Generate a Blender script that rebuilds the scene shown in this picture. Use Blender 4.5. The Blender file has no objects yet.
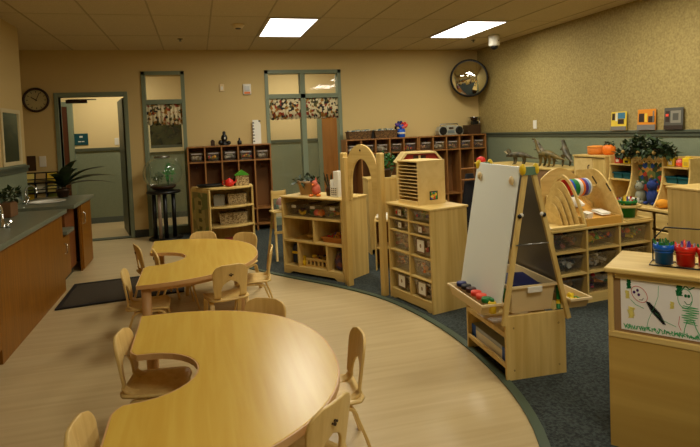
import bpy, math, random
from mathutils import Matrix, Vector
random.seed(7)
C = bpy.context.scene.collection
PI = math.pi

# ------------------------------------------------------------------ camera
cd = bpy.data.cameras.new('camera'); cam = bpy.data.objects.new('camera', cd); C.objects.link(cam)
CAMR = [[0.962578,0.050229,-0.266310],[-0.267900,0.028016,-0.963039],[-0.040912,0.998345,0.040424]]
M4 = Matrix([CAMR[0]+[0], CAMR[1]+[0], CAMR[2]+[1.44], [0,0,0,1]])
cam.matrix_world = M4
cd.sensor_width = 36; cd.lens = 550/700*36
cd.shift_x = 0; cd.shift_y = -70.5/700
cd.clip_start = 0.05; cd.clip_end = 60
bpy.context.scene.camera = cam
# ------------------------------------------------------------------ world / exposure
W = bpy.data.worlds.new('world'); bpy.context.scene.world = W; W.use_nodes = True
W.node_tree.nodes['Background'].inputs[0].default_value = (1,.9,.7,1)
W.node_tree.nodes['Background'].inputs[1].default_value = 0.012
vs = bpy.context.scene.view_settings
vs.view_transform = 'Standard'; vs.look = 'None'; vs.gamma = 1; vs.use_curve_mapping = False
vs.exposure = 0.0
LIGHT_RGB = (1.0, .945, .74)
PANEL_POWER = 24.5      # each 2x4 troffer in the room
# (x, y) centres of the ceiling troffers the room has
TROFFERS = [(1.13,6.78),(3.57,6.78),(1.13,4.34),(3.57,4.34),(1.13,.7),(3.57,1.9)]

# ------------------------------------------------------------------ materials
def lin(h):
    def f(c):
        c/=255.0
        return c/12.92 if c<=.04045 else ((c+.055)/1.055)**2.4
    return (f(h[0]),f(h[1]),f(h[2]),1)
MATS={}
def mat(name,rgb,rough=.5,metal=0.0,spec=.4,noise=None,bump=None,alpha=1,emit=None,wood=None):
    """noise=(scale,amount,second rgb) ; bump=(scale,strength) ; wood=(second rgb, axis, scale)"""
    if name in MATS: return MATS[name]
    m=bpy.data.materials.new(name); m.use_nodes=True; nt=m.node_tree; N=nt.nodes; L=nt.links
    b=N['Principled BSDF']; b.inputs['Base Color'].default_value=lin(rgb); b.inputs['Roughness'].default_value=rough
    b.inputs['Metallic'].default_value=metal; b.inputs['Specular IOR Level'].default_value=spec
    tc=N.new('ShaderNodeTexCoord')
    if noise:
        n=N.new('ShaderNodeTexNoise'); n.inputs['Scale'].default_value=noise[0]; n.inputs['Detail'].default_value=5
        L.new(tc.outputs['Object'],n.inputs['Vector'])
        r=N.new('ShaderNodeValToRGB'); r.color_ramp.elements[0].position=.5-noise[1]; r.color_ramp.elements[1].position=.5+noise[1]
        r.color_ramp.elements[0].color=lin(rgb); r.color_ramp.elements[1].color=lin(noise[2])
        L.new(n.outputs['Fac'],r.inputs['Fac']); L.new(r.outputs['Color'],b.inputs['Base Color'])
    if wood:
        mp=N.new('ShaderNodeMapping'); sc=[wood[2]]*3; sc[{'x':0,'y':1,'z':2}[wood[1]]]=wood[2]*.06
        mp.inputs['Scale'].default_value=sc; L.new(tc.outputs['Object'],mp.inputs['Vector'])
        n=N.new('ShaderNodeTexNoise'); n.inputs['Scale'].default_value=1; n.inputs['Detail'].default_value=6; n.inputs['Distortion'].default_value=.6
        L.new(mp.outputs['Vector'],n.inputs['Vector'])
        r=N.new('ShaderNodeValToRGB'); r.color_ramp.elements[0].position=.36; r.color_ramp.elements[1].position=.66
        r.color_ramp.elements[0].color=lin(rgb); r.color_ramp.elements[1].color=lin(wood[0])
        L.new(n.outputs['Fac'],r.inputs['Fac']); L.new(r.outputs['Color'],b.inputs['Base Color'])
    if bump:
        n2=N.new('ShaderNodeTexNoise'); n2.inputs['Scale'].default_value=bump[0]; n2.inputs['Detail'].default_value=3
        L.new(tc.outputs['Object'],n2.inputs['Vector'])
        bp=N.new('ShaderNodeBump'); bp.inputs['Strength'].default_value=bump[1]; bp.inputs['Distance'].default_value=.01
        L.new(n2.outputs['Fac'],bp.inputs['Height']); L.new(bp.outputs['Normal'],b.inputs['Normal'])
    if emit:
        b.inputs['Emission Color'].default_value=lin(emit[0]); b.inputs['Emission Strength'].default_value=emit[1]
    MATS[name]=m; return m
def glassy(name,rgb,amount,rough=.03,base=.05):
    """clear sheet or thin plastic: see-through, with a tint and a fresnel sheen"""
    if name in MATS: return MATS[name]
    m=bpy.data.materials.new(name); m.use_nodes=True; nt=m.node_tree; N=nt.nodes; L=nt.links
    for n in list(N):
        if n.type=='BSDF_PRINCIPLED': N.remove(n)
    out=[n for n in N if n.type=='OUTPUT_MATERIAL'][0]
    t=N.new('ShaderNodeBsdfTransparent'); t.inputs[0].default_value=(1,1,1,1)
    d=N.new('ShaderNodeBsdfDiffuse'); d.inputs[0].default_value=lin(rgb)
    g=N.new('ShaderNodeBsdfGlossy'); g.inputs['Roughness'].default_value=rough
    m1=N.new('ShaderNodeMixShader'); m1.inputs[0].default_value=amount; L.new(t.outputs[0],m1.inputs[1]); L.new(d.outputs[0],m1.inputs[2])
    lw=N.new('ShaderNodeLayerWeight'); lw.inputs[0].default_value=.18
    fr=N.new('ShaderNodeMath'); fr.operation='MULTIPLY_ADD'; fr.inputs[1].default_value=.6; fr.inputs[2].default_value=.025; L.new(lw.outputs['Facing'],fr.inputs[0])
    m2=N.new('ShaderNodeMixShader'); L.new(fr.outputs[0],m2.inputs[0]); L.new(m1.outputs[0],m2.inputs[1]); L.new(g.outputs[0],m2.inputs[2])
    L.new(m2.outputs[0],out.inputs[0]); MATS[name]=m; return m
def patterned(name,cols,scale,rough=.8):
    """cells of flat colour: printed fabric, book covers"""
    if name in MATS: return MATS[name]
    m=bpy.data.materials.new(name); m.use_nodes=True; nt=m.node_tree; N=nt.nodes; L=nt.links
    b=N['Principled BSDF']; b.inputs['Roughness'].default_value=rough
    tc=N.new('ShaderNodeTexCoord'); v=N.new('ShaderNodeTexVoronoi'); v.inputs['Scale'].default_value=scale
    L.new(tc.outputs['Object'],v.inputs['Vector'])
    sp=N.new('ShaderNodeSeparateColor'); L.new(v.outputs['Color'],sp.inputs[0])
    r=N.new('ShaderNodeValToRGB'); r.color_ramp.interpolation='CONSTANT'
    e=r.color_ramp.elements
    while len(e)<len(cols): e.new(.5)
    for i,c in enumerate(cols): e[i].position=i/len(cols); e[i].color=lin(c)
    L.new(sp.outputs[0],r.inputs['Fac']); L.new(r.outputs['Color'],b.inputs['Base Color']); MATS[name]=m; return m

maple=mat('maple wood',(220,190,118),.42,wood=((202,168,94),'z',26))
maple_h=mat('maple wood level',(220,190,118),.42,wood=((204,170,96),'x',26))
plywood=mat('pale plywood',(232,204,138),.45,wood=((220,188,118),'x',9))
chairwood=mat('bent chair wood',(224,192,122),.35,wood=((210,174,102),'z',30))
tabletop=mat('maple laminate',(216,178,78),.27,spec=.5,wood=((208,166,66),'y',22))
edgewood=mat('table edge band',(205,160,105),.4)
cubbywood=mat('brown cubby wood',(158,106,52),.5,wood=((130,84,38),'z',22))
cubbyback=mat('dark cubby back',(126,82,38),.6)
oak=mat('orange oak veneer',(140,88,12),.42,wood=((120,74,8),'z',34))
darkoak=mat('dark oak veneer',(120,66,22),.5,wood=((100,54,16),'z',34))  # darker brown oak for the set-back side panel and drawer
doorwood=mat('stained door wood',(84,44,20),.45,wood=((64,32,14),'z',20))
laminate=mat('grey green laminate',(120,124,104),.3,noise=(60,.2,(108,112,94)))
paint=mat('cream wall paint',(204,178,120),.75,bump=(120,.04))
paint_hall=mat('hallway cream paint',(222,198,142),.75)
weave=mat('woven wallpaper',(178,158,98),.75,noise=(42,.16,(150,130,78)),bump=(90,.35))
greygreen=mat('grey green wainscot',(128,136,110),.6,noise=(50,.2,(120,128,102)))
frameg=mat('grey green frame paint',(122,132,108),.45)
railg=mat('dark grey green rail',(78,84,68),.45)
basem=mat('dark vinyl base',(46,50,44),.5)
tile=mat('ceiling tile',(214,196,158),.85,noise=(90,.1,(204,186,148)),bump=(160,.15))
gridm=mat('ceiling grid bar',(176,156,118),.6)
lino=mat('tan linoleum',(200,178,132),.36,wood=((190,166,120),'x',22))
carpet=mat('teal grey carpet',(66,74,70),.95,noise=(70,.12,(34,40,38)),bump=(150,.8))
border=mat('green border strip',(72,86,68),.5)
matm=mat('brown entrance mat',(74,64,46),.95,noise=(160,.2,(50,42,30)),bump=(200,.6))
black=mat('black',(14,13,12),.4); blackrub=mat('black rubber',(20,19,17),.7)
chrome=mat('chrome',(215,215,215),.12,metal=1); steel=mat('brushed steel',(150,150,145),.35,metal=1)
white=mat('white plastic',(225,220,205),.4); cream=mat('cream plastic',(228,202,150),.4)
board=mat('white board surface',(232,236,226),.25); greyboard=mat('grey board',(112,104,92),.35)
paper=mat('white paper',(236,230,212),.8)
glass=glassy('clear pane',(120,130,110),.06)
bowlglass=glassy('bowl glass',(150,190,150),.12)
clearbin=glassy('clear bin plastic',(200,185,165),.03,rough=.12)
darkbin=glassy('smoky bin plastic',(120,96,76),.06,rough=.14)
terracotta=mat('terracotta',(176,142,100),.7); brownpot=mat('brown pot',(120,84,50),.6)
leaf=mat('dark leaf',(30,44,20),.5,noise=(12,.2,(48,66,30))); leafb=mat('bright leaf',(40,110,30),.5,noise=(20,.2,(24,70,20)))
wicker=mat('wicker',(200,178,130),.8,noise=(60,.1,(120,96,60)),bump=(90,.8))
darkwicker=mat('brown wicker',(122,88,44),.8,noise=(60,.1,(70,46,22)),bump=(90,.8))
def col(name,r,g,b,rough=.45): return mat(name,(r,g,b),rough)
red=col('red',200,34,24); orange=col('orange',232,120,24); yellow=col('yellow',232,196,30); green=col('green',20,120,50)
blue=col('blue',20,84,190); purple=col('purple',84,50,130); navy=col('navy',26,36,96); pink=col('pink',214,110,100)
coral=col('coral',244,84,60); teal=col('teal',14,84,92); lilac=col('lilac cloth',156,140,150,.9); redpaint=col('barn red',170,50,30)
darkbrown=col('dark brown',60,38,20); cork=col('brown cork board',150,116,74,.9); olive=col('olive',96,92,44); sky=col('pale blue',120,150,200)
toymix=patterned('mixed toys',[(210,60,44),(240,170,50),(110,140,60),(90,80,130),(214,190,150),(150,90,60)],15)
toydark=patterned('muted toys',[(150,90,66),(110,66,56),(196,150,100),(90,76,100),(170,134,76),(80,56,46)],15)
valance=patterned('printed valance fabric',[(222,206,164),(40,36,34),(214,200,160),(150,60,30),(224,208,168),(90,84,40),(218,202,160),(160,110,40)],26)
coverA=patterned('yellow and blue cover',[(226,190,50),(30,90,120),(60,40,30),(220,180,60),(120,130,90)],14)
coverB=patterned('orange and brown cover',[(226,140,30),(90,50,20),(232,160,50),(70,70,80),(140,120,90)],14)
coverC=patterned('grey and brown cover',[(90,86,70),(50,40,34),(130,120,96),(110,60,30),(70,80,70)],16)

# ------------------------------------------------------------------ mesh builder
class MB:
    def __init__(s): s.v=[]; s.f=[]; s.sm=[]
    def add(s,vs,fs,smooth=False,m=None):
        o=len(s.v)
        for p in vs:
            p=Vector(p)
            if m is not None: p=m@p
            s.v.append(tuple(p))
        for f in fs: s.f.append(tuple(i+o for i in f)); s.sm.append(smooth)
        return s
    def box(s,x0,x1,y0,y1,z0,z1,m=None):
        vs=[(x0,y0,z0),(x1,y0,z0),(x1,y1,z0),(x0,y1,z0),(x0,y0,z1),(x1,y0,z1),(x1,y1,z1),(x0,y1,z1)]
        return s.add(vs,[(0,3,2,1),(4,5,6,7),(0,1,5,4),(1,2,6,5),(2,3,7,6),(3,0,4,7)],m=m)
    def prism(s,poly,ax,a,b,m=None,smooth=False):
        def P(p,t): return {'x':(t,p[0],p[1]),'y':(p[0],t,p[1]),'z':(p[0],p[1],t)}[ax]
        n=len(poly); vs=[P(p,a) for p in poly]+[P(p,b) for p in poly]
        s.add(vs,[tuple(range(n-1,-1,-1)),tuple(range(n,2*n))],m=m)
        o=len(s.v)-2*n
        for i in range(n):
            j=(i+1)%n; s.f.append((o+i,o+j,o+n+j,o+n+i)); s.sm.append(smooth)
        return s
    def ring(s,outer,inner,ax,a,b,closed=True,m=None):
        """flat board between an outer and an inner outline (same count)"""
        def P(p,t): return {'x':(t,p[0],p[1]),'y':(p[0],t,p[1]),'z':(p[0],p[1],t)}[ax]
        n=len(outer); vs=[P(p,a) for p in outer]+[P(p,a) for p in inner]+[P(p,b) for p in outer]+[P(p,b) for p in inner]
        fs=[]
        for i in range(n if closed else n-1):
            j=(i+1)%n
            fs+=[(i,n+i,n+j,j),(2*n+i,2*n+j,3*n+j,3*n+i),(i,j,2*n+j,2*n+i),(n+i,3*n+i,3*n+j,n+j)]
        if not closed: fs+=[(0,2*n,3*n,n),(n-1,2*n-1,4*n-1,3*n-1)]
        return s.add(vs,fs,m=m)
    def lathe(s,prof,cx=0,cy=0,cz=0,n=20,m=None,smooth=True,caps=True):
        vs=[];fs=[]
        for r,z in prof:
            for i in range(n):
                a=2*PI*i/n; vs.append((cx+r*math.cos(a),cy+r*math.sin(a),cz+z))
        k=len(prof)
        for j in range(k-1):
            for i in range(n):
                i2=(i+1)%n; fs.append((j*n+i,j*n+i2,(j+1)*n+i2,(j+1)*n+i))
        s.add(vs,fs,smooth,m)
        if not caps: return s
        o=len(s.v)-len(vs)
        s.f.append(tuple(o+i for i in range(n-1,-1,-1))); s.sm.append(False)
        s.f.append(tuple(o+(k-1)*n+i for i in range(n))); s.sm.append(False)
        return s
    def sph(s,c,r,n=12,k=8,m=None):
        if not isinstance(r,(tuple,list)): r=(r,r,r)
        vs=[];fs=[]
        for j in range(k+1):
            t=PI*j/k; rr=max(math.sin(t),.02)
            for i in range(n):
                a=2*PI*i/n; vs.append((c[0]+r[0]*rr*math.cos(a),c[1]+r[1]*rr*math.sin(a),c[2]-r[2]*math.cos(t)))
        for j in range(k):
            for i in range(n):
                i2=(i+1)%n; fs.append((j*n+i,j*n+i2,(j+1)*n+i2,(j+1)*n+i))
        return s.add(vs,fs,True,m)
    def tube(s,pts,r,n=8,m=None,closed=False):
        pts=[Vector(p) for p in pts]; vs=[];fs=[]; K=len(pts); up=None
        for i,p in enumerate(pts):
            if closed: d=pts[(i+1)%K]-pts[i-1]
            else: d=pts[min(i+1,K-1)]-pts[max(i-1,0)]
            d.normalize()
            if up is None:
                up=Vector((0,0,1)) if abs(d.z)<.9 else Vector((1,0,0))
            u=(up-d*up.dot(d)).normalized(); up=u; w=d.cross(u)
            rr=r[i] if isinstance(r,(list,tuple)) else r
            for k in range(n):
                a=2*PI*k/n; vs.append(tuple(p+u*math.cos(a)*rr+w*math.sin(a)*rr))
        for i in range(K if closed else K-1):
            i2=(i+1)%K
            for k in range(n):
                k2=(k+1)%n; fs.append((i*n+k,i2*n+k,i2*n+k2,i*n+k2))
        s.add([tuple(v) for v in vs],fs,True,m)
        if not closed:
            o=len(s.v)-K*n
            s.f.append(tuple(o+k for k in range(n-1,-1,-1))); s.sm.append(False)
            s.f.append(tuple(o+(K-1)*n+k for k in range(n))); s.sm.append(False)
        return s
    def strip(s,path,x0,x1,t,m=None):
        """bent board: path of (y,z) points, thickness t, running from x0 to x1"""
        L=[];R=[]
        for i,p in enumerate(path):
            a=Vector(path[max(i-1,0)]); b=Vector(path[min(i+1,len(path)-1)]); d=(b-a).normalized(); nn=Vector((-d.y,d.x))*t/2
            L.append((p[0]+nn.x,p[1]+nn.y)); R.append((p[0]-nn.x,p[1]-nn.y))
        return s.ring(L,R,'x',x0,x1,closed=False,m=m)
    def build(s,name,material,parent=None,bevel=0,smooth=None):
        me=bpy.data.meshes.new(name); me.from_pydata(s.v,[],s.f); me.update()
        for p,q in zip(me.polygons,s.sm): p.use_smooth=q if smooth is None else smooth
        me.materials.append(material)
        o=bpy.data.objects.new(name,me); C.objects.link(o)
        if parent is not None: o.parent=parent
        if bevel:
            b=o.modifiers.new('b','BEVEL'); b.width=bevel; b.segments=2; b.limit_method='ANGLE'; b.angle_limit=.7
        return o
def tag(o,label,cat,group=None,kind=None):
    o['label']=label; o['category']=cat
    if group: o['group']=group
    if kind: o['kind']=kind
    return o
def thing(name,label,cat,loc=(0,0,0),rz=0,group=None):
    o=bpy.data.objects.new(name,None); C.objects.link(o); o.empty_display_size=.05
    o.location=loc; o.rotation_euler=(0,0,rz); return tag(o,label,cat,group)
def solo(name,mb,m,label,cat,group=None,loc=None,rz=0,bevel=0,kind=None):
    o=mb.build(name,m,None,bevel)
    if loc is not None: o.location=loc
    o.rotation_euler=(0,0,rz); return tag(o,label,cat,group,kind)
def struct(name,mb,m,parent=None,bevel=0):
    o=mb.build(name,m,parent,bevel)
    if parent is None: o['kind']='structure'
    return o
def dup(root,loc,rz,label=None,group=None):
    r=root.copy(); C.objects.link(r); r.location=loc; r.rotation_euler=(0,0,rz)
    if label: r['label']=label
    if group: r['group']=group
    for ch in list(root.children):
        c=ch.copy(); C.objects.link(c); c.parent=r
        for g in ch.children:
            d=g.copy(); C.objects.link(d); d.parent=c
    return r
def boxed(*a): return MB().box(*a)
def T(loc,rz=0): return Matrix.Translation(loc)@Matrix.Rotation(rz,4,'Z')
def at(loc,rz,p):
    v=T(loc,rz)@Vector(p); return (v.x,v.y,v.z)

# ================================================================== SETTING
H=2.74; D=8.6; XR=4.72
struct('floor',boxed(-3.2,XR+.1,-1.6,D+2.6,-.1,0),lino)
def chaikin(p,k=2):
    for _ in range(k):
        q=[p[0]]
        for a,b in zip(p[:-1],p[1:]):
            q.append((a[0]*.75+b[0]*.25,a[1]*.75+b[1]*.25)); q.append((a[0]*.25+b[0]*.75,a[1]*.25+b[1]*.75))
        q.append(p[-1]); p=q
    return p
arc=chaikin([(-.42,8.58),(-.27,7.9),(.02,7.0),(.4,6.15),(.78,5.52),(1.25,4.88),(1.5,4.4),(1.62,3.9),(1.67,3.4),(1.65,2.93),(1.59,2.48),(1.44,2.04),(1.1,1.5),(.7,1.0),(.2,.6)])
def offs(pl,d):
    r=[]
    for i,p in enumerate(pl):
        a=pl[max(i-1,0)];b=pl[min(i+1,len(pl)-1)]; dx,dy=b[0]-a[0],b[1]-a[1]; l=math.hypot(dx,dy); r.append((p[0]+dy/l*d,p[1]-dx/l*d))
    return r
arc_in=offs(arc,.048)
mb=MB(); poly=arc+[(.2,-1.5),(XR,-1.5),(XR,8.58)]; mb.prism(poly[::-1],'z',.0,.006)
struct('floor',mb,carpet)
struct('trim_1',MB().ring(arc,arc_in,'z',.004,.011,closed=False),border)
struct('ceiling',boxed(-3.2,XR+.1,-1.6,D+2.6,H,H+.08),tile)
# T-bars: lines run with the room, cross bars every four feet
mb=MB()
for n in range(-4,8):
    x=.82+.612*n
    if -1.9<x<XR: mb.box(x-.008,x+.008,-1.4,D-.02,H-.004,H)
y=7.39
while y>-1.4:
    mb.box(-1.87,XR,y-.003,y+.003,H-.002,H); y-=1.22
struct('trim_2',mb,gridm)

# back wall with its openings
mb=MB(); Y0,Y1=D,D+.14
for a in [(-2.6,-1.86,0,H),(-1.86,-1.0,2.08,H),(-1.0,-.70,0,H),(-.70,-.19,2.37,H),(-.19,1.1,0,H),(1.1,2.22,2.38,H),(2.22,XR+.1,0,H)]:
    mb.box(a[0],a[1],Y0,Y1,a[2],a[3])
struct('wall_back',mb,paint)
struct('wall_right',boxed(XR,XR+.1,-1.6,D+.1,1.27,H),weave)
struct('wall_right',boxed(XR-.004,XR+.1,-1.6,D,0,1.27),greygreen)
mb=boxed(XR-.03,XR,-1.5,D-.001,1.285,1.315); mb.box(XR-.018,XR,-1.5,D-.001,1.245,1.285)
struct('trim_3',mb,railg,bevel=.004)
struct('wall_front',boxed(-3.2,XR+.1,-1.7,-1.6,0,H),paint)
# left wing wall (window in it), then the recess behind the sinks
mb=MB(); WX=-1.88
for a in [(-1.6,6.98,1.22,H)]: mb.box(WX-.14,WX,a[0],a[1],a[2],a[3])
struct('wall_left',mb,paint)
struct('wall_left',boxed(WX-.141,WX+.002,-1.6,6.98,0,1.22),greygreen)
mb=boxed(WX-.15,WX+.03,-1.6,7.0,1.17,1.20); mb.box(WX-.145,WX+.018,-1.6,6.99,1.13,1.17); struct('trim_4',mb,railg,bevel=.004)
struct('wall_left',boxed(-2.6,-2.46,6.9,D,0,H),paint)
struct('wall_left',boxed(-2.62,WX-.14,6.86,6.98,0,H),paint)
t=thing('wall_mirror','cream framed mirror on the left wing wall above the grey green ledge','mirror',(WX,6.51,1.52))
MB().ring([(-.31,-.30),(.31,-.30),(.31,.29),(-.31,.29)],[(-.26,-.26),(.26,-.26),(.26,.25),(-.26,.25)],'x',.001,.016).build('frame',mat('cream mirror frame',(206,190,146),.5),t)
boxed(.001,.006,-.26,.26,-.26,.25).build('mirror_glass',mat('mirror',(235,235,225),.02,metal=1),t)
# baseboards
mb=boxed(-1.0,-.75,D-.012,D,0,.11); mb.box(-.15,1.05,D-.012,D,0,.11); mb.box(2.27,XR,D-.012,D,0,.11); struct('baseboard_back',mb,basem)
struct('baseboard_right',boxed(XR-.016,XR-.003,-1.5,D,0,.11),basem)
# door frame
mb=MB(); mb.box(-1.915,-1.86,D-.02,D+.16,0,2.14); mb.box(-1.0,-.945,D-.02,D+.16,0,2.14); mb.box(-1.86,-1.0,D-.02,D+.16,2.08,2.14)
d1=struct('door_1',mb,frameg,bevel=.004)
mb=MB().box(0,.86,0,.04,.01,2.06,m=Matrix.Translation((-1.005,D+.17,0))@Matrix.Rotation(math.radians(101.5),4,'Z')); struct('door_leaf',mb,mat('dark grey green door',(70,80,66),.45),d1)
struct('door_threshold',boxed(-1.86,-1.0,D-.01,D+.15,.0,.012),railg,d1)
mb=boxed(-1.80,-1.52,D+.16,D+.21,2.0,2.05); mb.box(-1.78,-1.40,D+.20,D+.215,2.045,2.06); struct('door_closer',mb,darkbrown,d1)
# window_2: single tall light with transom, down to the floor
def storefront(n,x0,x1,mull,trans,floorz=.0):
    t=.055; mb=MB()
    mb.box(x0,x0+t,D-.02,D+.15,floorz,2.43); mb.box(x1-t,x1,D-.02,D+.15,floorz,2.43); mb.box(x0,x1,D-.02,D+.15,2.375,2.43)
    mb.box(x0+t,x1-t,D-.015,D+.14,trans-.035,trans+.035); mb.box(x0+t,x1-t,D-.015,D+.14,floorz,.12)
    if mull: mb.box(mull-.04,mull+.04,D-.015,D+.14,.12,2.375)
    o=struct('window_%d'%n,mb,frameg,bevel=.003)
    cells=[(x0+t,(mull-.04) if mull else x1-t)]+([(mull+.04,x1-t)] if mull else [])
    for a,b in cells:
        struct('window_pane',boxed(a,b,D+.06,D+.066,.12,trans-.035),glass,o)
        struct('window_pane',boxed(a,b,D+.06,D+.066,trans+.035,2.375),glass,o)
    return o
storefront(1,-.75,-.14,None,1.98); storefront(2,1.05,2.27,1.645,2.02)
def valance_mesh(x0,x1,z0,z1,y):
    mb=MB(); n=60; vs=[];fs=[]
    for i in range(n+1):
        x=x0+(x1-x0)*i/n; o=.012*math.sin(i*.9)+.006*math.sin(i*2.3)
        vs+=[(x,y+.2*o,z1),(x,y+o*.7,(z0+z1)/2),(x,y+o,z0+.008*math.sin(i*.7))]
    for i in range(n):
        for k in range(2): a=i*3+k; fs.append((a,a+3,a+4,a+1))
    return mb.add(vs,fs,True)
for (a,b,z0,z1,l) in [(-.70,-.19,1.64,1.955,'printed cream valance with dark pattern in the single window beside the doorway'),
                      (1.1,1.60,1.66,1.99,'printed cream valance in the left half of the double window'),(1.69,2.21,1.66,1.99,'printed cream valance in the right half of the double window')]:
    o=valance_mesh(a,b,z0,z1,D+.02).build('window_valance',valance); tag(o,l,'valance','printed window valances')
    s=o.modifiers.new('s','SOLIDIFY'); s.thickness=.004
# hallway beyond
HY=10.45
struct('wall_hallway',boxed(-3.2,4.82,HY,HY+.1,1.3,H),paint_hall)
struct('wall_hallway',boxed(-3.2,4.82,HY-.004,HY+.1,0,1.3),greygreen)
mb=boxed(-2.05,4.8,HY-.03,HY,1.27,1.32); struct('trim_5',mb,railg)
struct('baseboard_hallway',boxed(-2.05,4.8,HY-.018,HY-.004,0,.1),mat('grey base',(84,92,84),.5))
struct('wall_hallway',boxed(-3.3,-3.2,6.9,HY+.1,0,H),paint_hall); struct('wall_hallway',boxed(4.82,4.92,D,HY+.1,0,H),paint_hall)
# closed brown door at the left end of the hallway wall, and the wooden door seen through the double window
mb=boxed(-2.62,-2.12,HY-.06,HY-.02,0,2.05); mb2=MB().ring([(-2.70,0),(-2.04,0),(-2.04,2.13),(-2.70,2.13)],[(-2.62,.001),(-2.12,.001),(-2.12,2.05),(-2.62,2.05)],'y',HY-.07,HY)
d2=struct('door_2',mb2,frameg); struct('door_leaf',mb,doorwood,d2)
mb=boxed(2.33,3.05,HY-.06,HY-.02,0,2.05); mb2=MB().ring([(2.25,0),(3.13,0),(3.13,2.13),(2.25,2.13)],[(2.33,.001),(3.05,.001),(3.05,2.05),(2.33,2.05)],'y',HY-.07,HY)
d3=struct('door_3',mb2,frameg); struct('door_leaf',mb,mat('golden door wood',(170,112,44),.45,wood=((150,94,32),'z',18)),d3)
# hallway window seen through the single window: cream frame, dark room beyond
mb=MB().ring([(-.86,1.20),(-.20,1.20),(-.20,1.78),(-.86,1.78)],[(-.80,1.27),(-.26,1.27),(-.26,1.72),(-.80,1.72)],'y',HY-.04,HY)
w4=struct('window_3',mb,mat('cream trim',(210,196,150),.5)); struct('window_pane',boxed(-.80,-.26,HY-.02,HY-.012,1.27,1.72),mat('dark pane',(30,30,20),.12,spec=.6,noise=(7,.1,(60,62,34))),w4)

# ================================================================== LIGHTS
tro=None
frame_m=mat('troffer frame',(190,176,150),.5); diff_m=mat('troffer diffuser',(255,250,238),.5,emit=((255,236,205),0))
b=diff_m.node_tree.nodes['Principled BSDF']; b.inputs['Emission Strength'].default_value=5.2; b.inputs['Emission Color'].default_value=(1,.95,.90,1)
names=['lit ceiling light panel near the double window, left of the two in view','lit ceiling light panel nearest the security camera, right of the two in view',
 'lit ceiling light panel over the far kidney table, above the frame','lit ceiling light panel above the easel, out of the frame','lit ceiling light panel above the near table, behind the camera','lit ceiling light panel above the front cabinet, out of the frame']
for i,(x,y) in enumerate(TROFFERS):
    t=thing('ceiling_light',names[i],'ceiling light',(x,y,H),0,'ceiling light panels')
    MB().ring([(-.30,-.6),(.30,-.6),(.30,.6),(-.30,.6)],[(-.27,-.57),(.27,-.57),(.27,.57),(-.27,.57)],'z',-.012,0).build('frame',frame_m,t)
    boxed(-.27,.27,-.57,.57,-.009,-.002).build('diffuser',diff_m,t)
    ld=bpy.data.lights.new('panel_light','AREA'); ld.shape='RECTANGLE'; ld.size=.54; ld.size_y=1.14; ld.energy=PANEL_POWER; ld.color=LIGHT_RGB
    lo=bpy.data.objects.new('panel_light',ld); C.objects.link(lo); lo.parent=t; lo.location=(0,0,-.02)
for (x,y,e) in [(-1.4,9.5,16),(1.7,9.5,16),(3.6,9.5,7)]:
    t=thing('ceiling_light','hallway ceiling light panel beyond the '+{-1.4:'doorway',1.7:'double window',3.6:'back wall at right'}[x],'ceiling light',(x,y,H),0,'hallway ceiling lights')
    MB().ring([(-.30,-.3),(.30,-.3),(.30,.3),(-.30,.3)],[(-.27,-.27),(.27,-.27),(.27,.27),(-.27,.27)],'z',-.012,0).build('frame',frame_m,t)
    boxed(-.27,.27,-.27,.27,-.009,-.002).build('diffuser',diff_m,t)
    ld=bpy.data.lights.new('hall_light','AREA'); ld.size=.54; ld.energy=e; ld.color=LIGHT_RGB
    lo=bpy.data.objects.new('hall_light',ld); C.objects.link(lo); lo.parent=t; lo.location=(0,0,-.02)

# ================================================================== KITCHEN COUNTERS (left)
t=thing('sink_cabinet','long orange oak sink cabinet under a grey green counter, nearest the camera on the left','cabinet',(0,0,0))
boxed(-1.32,-1.30,4.05,5.86,0,.754).box(-1.87,-1.32,5.84,5.86,0,.754).build('body',oak,t)
boxed(-1.32,-1.30,2.4,4.046,.10,.754).box(-1.87,-1.32,2.4,2.42,.10,.754).build('body',oak,t)
boxed(-1.86,-1.37,2.4,4.05,0,.10).build('toe_kick',basem,t)
def counter(x0,x1,y0,y1,sx,sy,rx,ry,z=.795):
    n=40; inner=[(sx+rx*math.cos(2*PI*i/n),sy+ry*math.sin(2*PI*i/n)) for i in range(n)]
    outer=[]
    for i in range(n):
        c,s_=math.cos(2*PI*i/n),math.sin(2*PI*i/n)
        k=min((x1-sx)/c if c>1e-6 else 1e9,(x0-sx)/c if c<-1e-6 else 1e9,(y1-sy)/s_ if s_>1e-6 else 1e9,(y0-sy)/s_ if s_<-1e-6 else 1e9)
        outer.append((sx+k*c,sy+k*s_))
    for cx,cy in [(x0,y0),(x1,y0),(x1,y1),(x0,y1)]:
        j=min(range(n),key=lambda i:(outer[i][0]-cx)**2+(outer[i][1]-cy)**2); outer[j]=(cx,cy)
    return MB().ring(outer,inner,'z',z-.04,z),inner
def basin(cx,cy,rx,ry,z):
    mb=MB(); vs=[];fs=[];n=28
    prof=[(1.10,.004),(1.02,.010),(.97,0),(.92,-.08),(.75,-.13),(.1,-.135)]
    for k,(q,dz) in enumerate(prof):
        for i in range(n): a=2*PI*i/n; vs.append((cx+rx*q*math.cos(a),cy+ry*q*math.sin(a),z+dz))
    for k in range(len(prof)-1):
        for i in range(n): j=(i+1)%n; fs.append((k*n+i,k*n+j,(k+1)*n+j,(k+1)*n+i))
    return mb.add(vs,fs,True)
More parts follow.
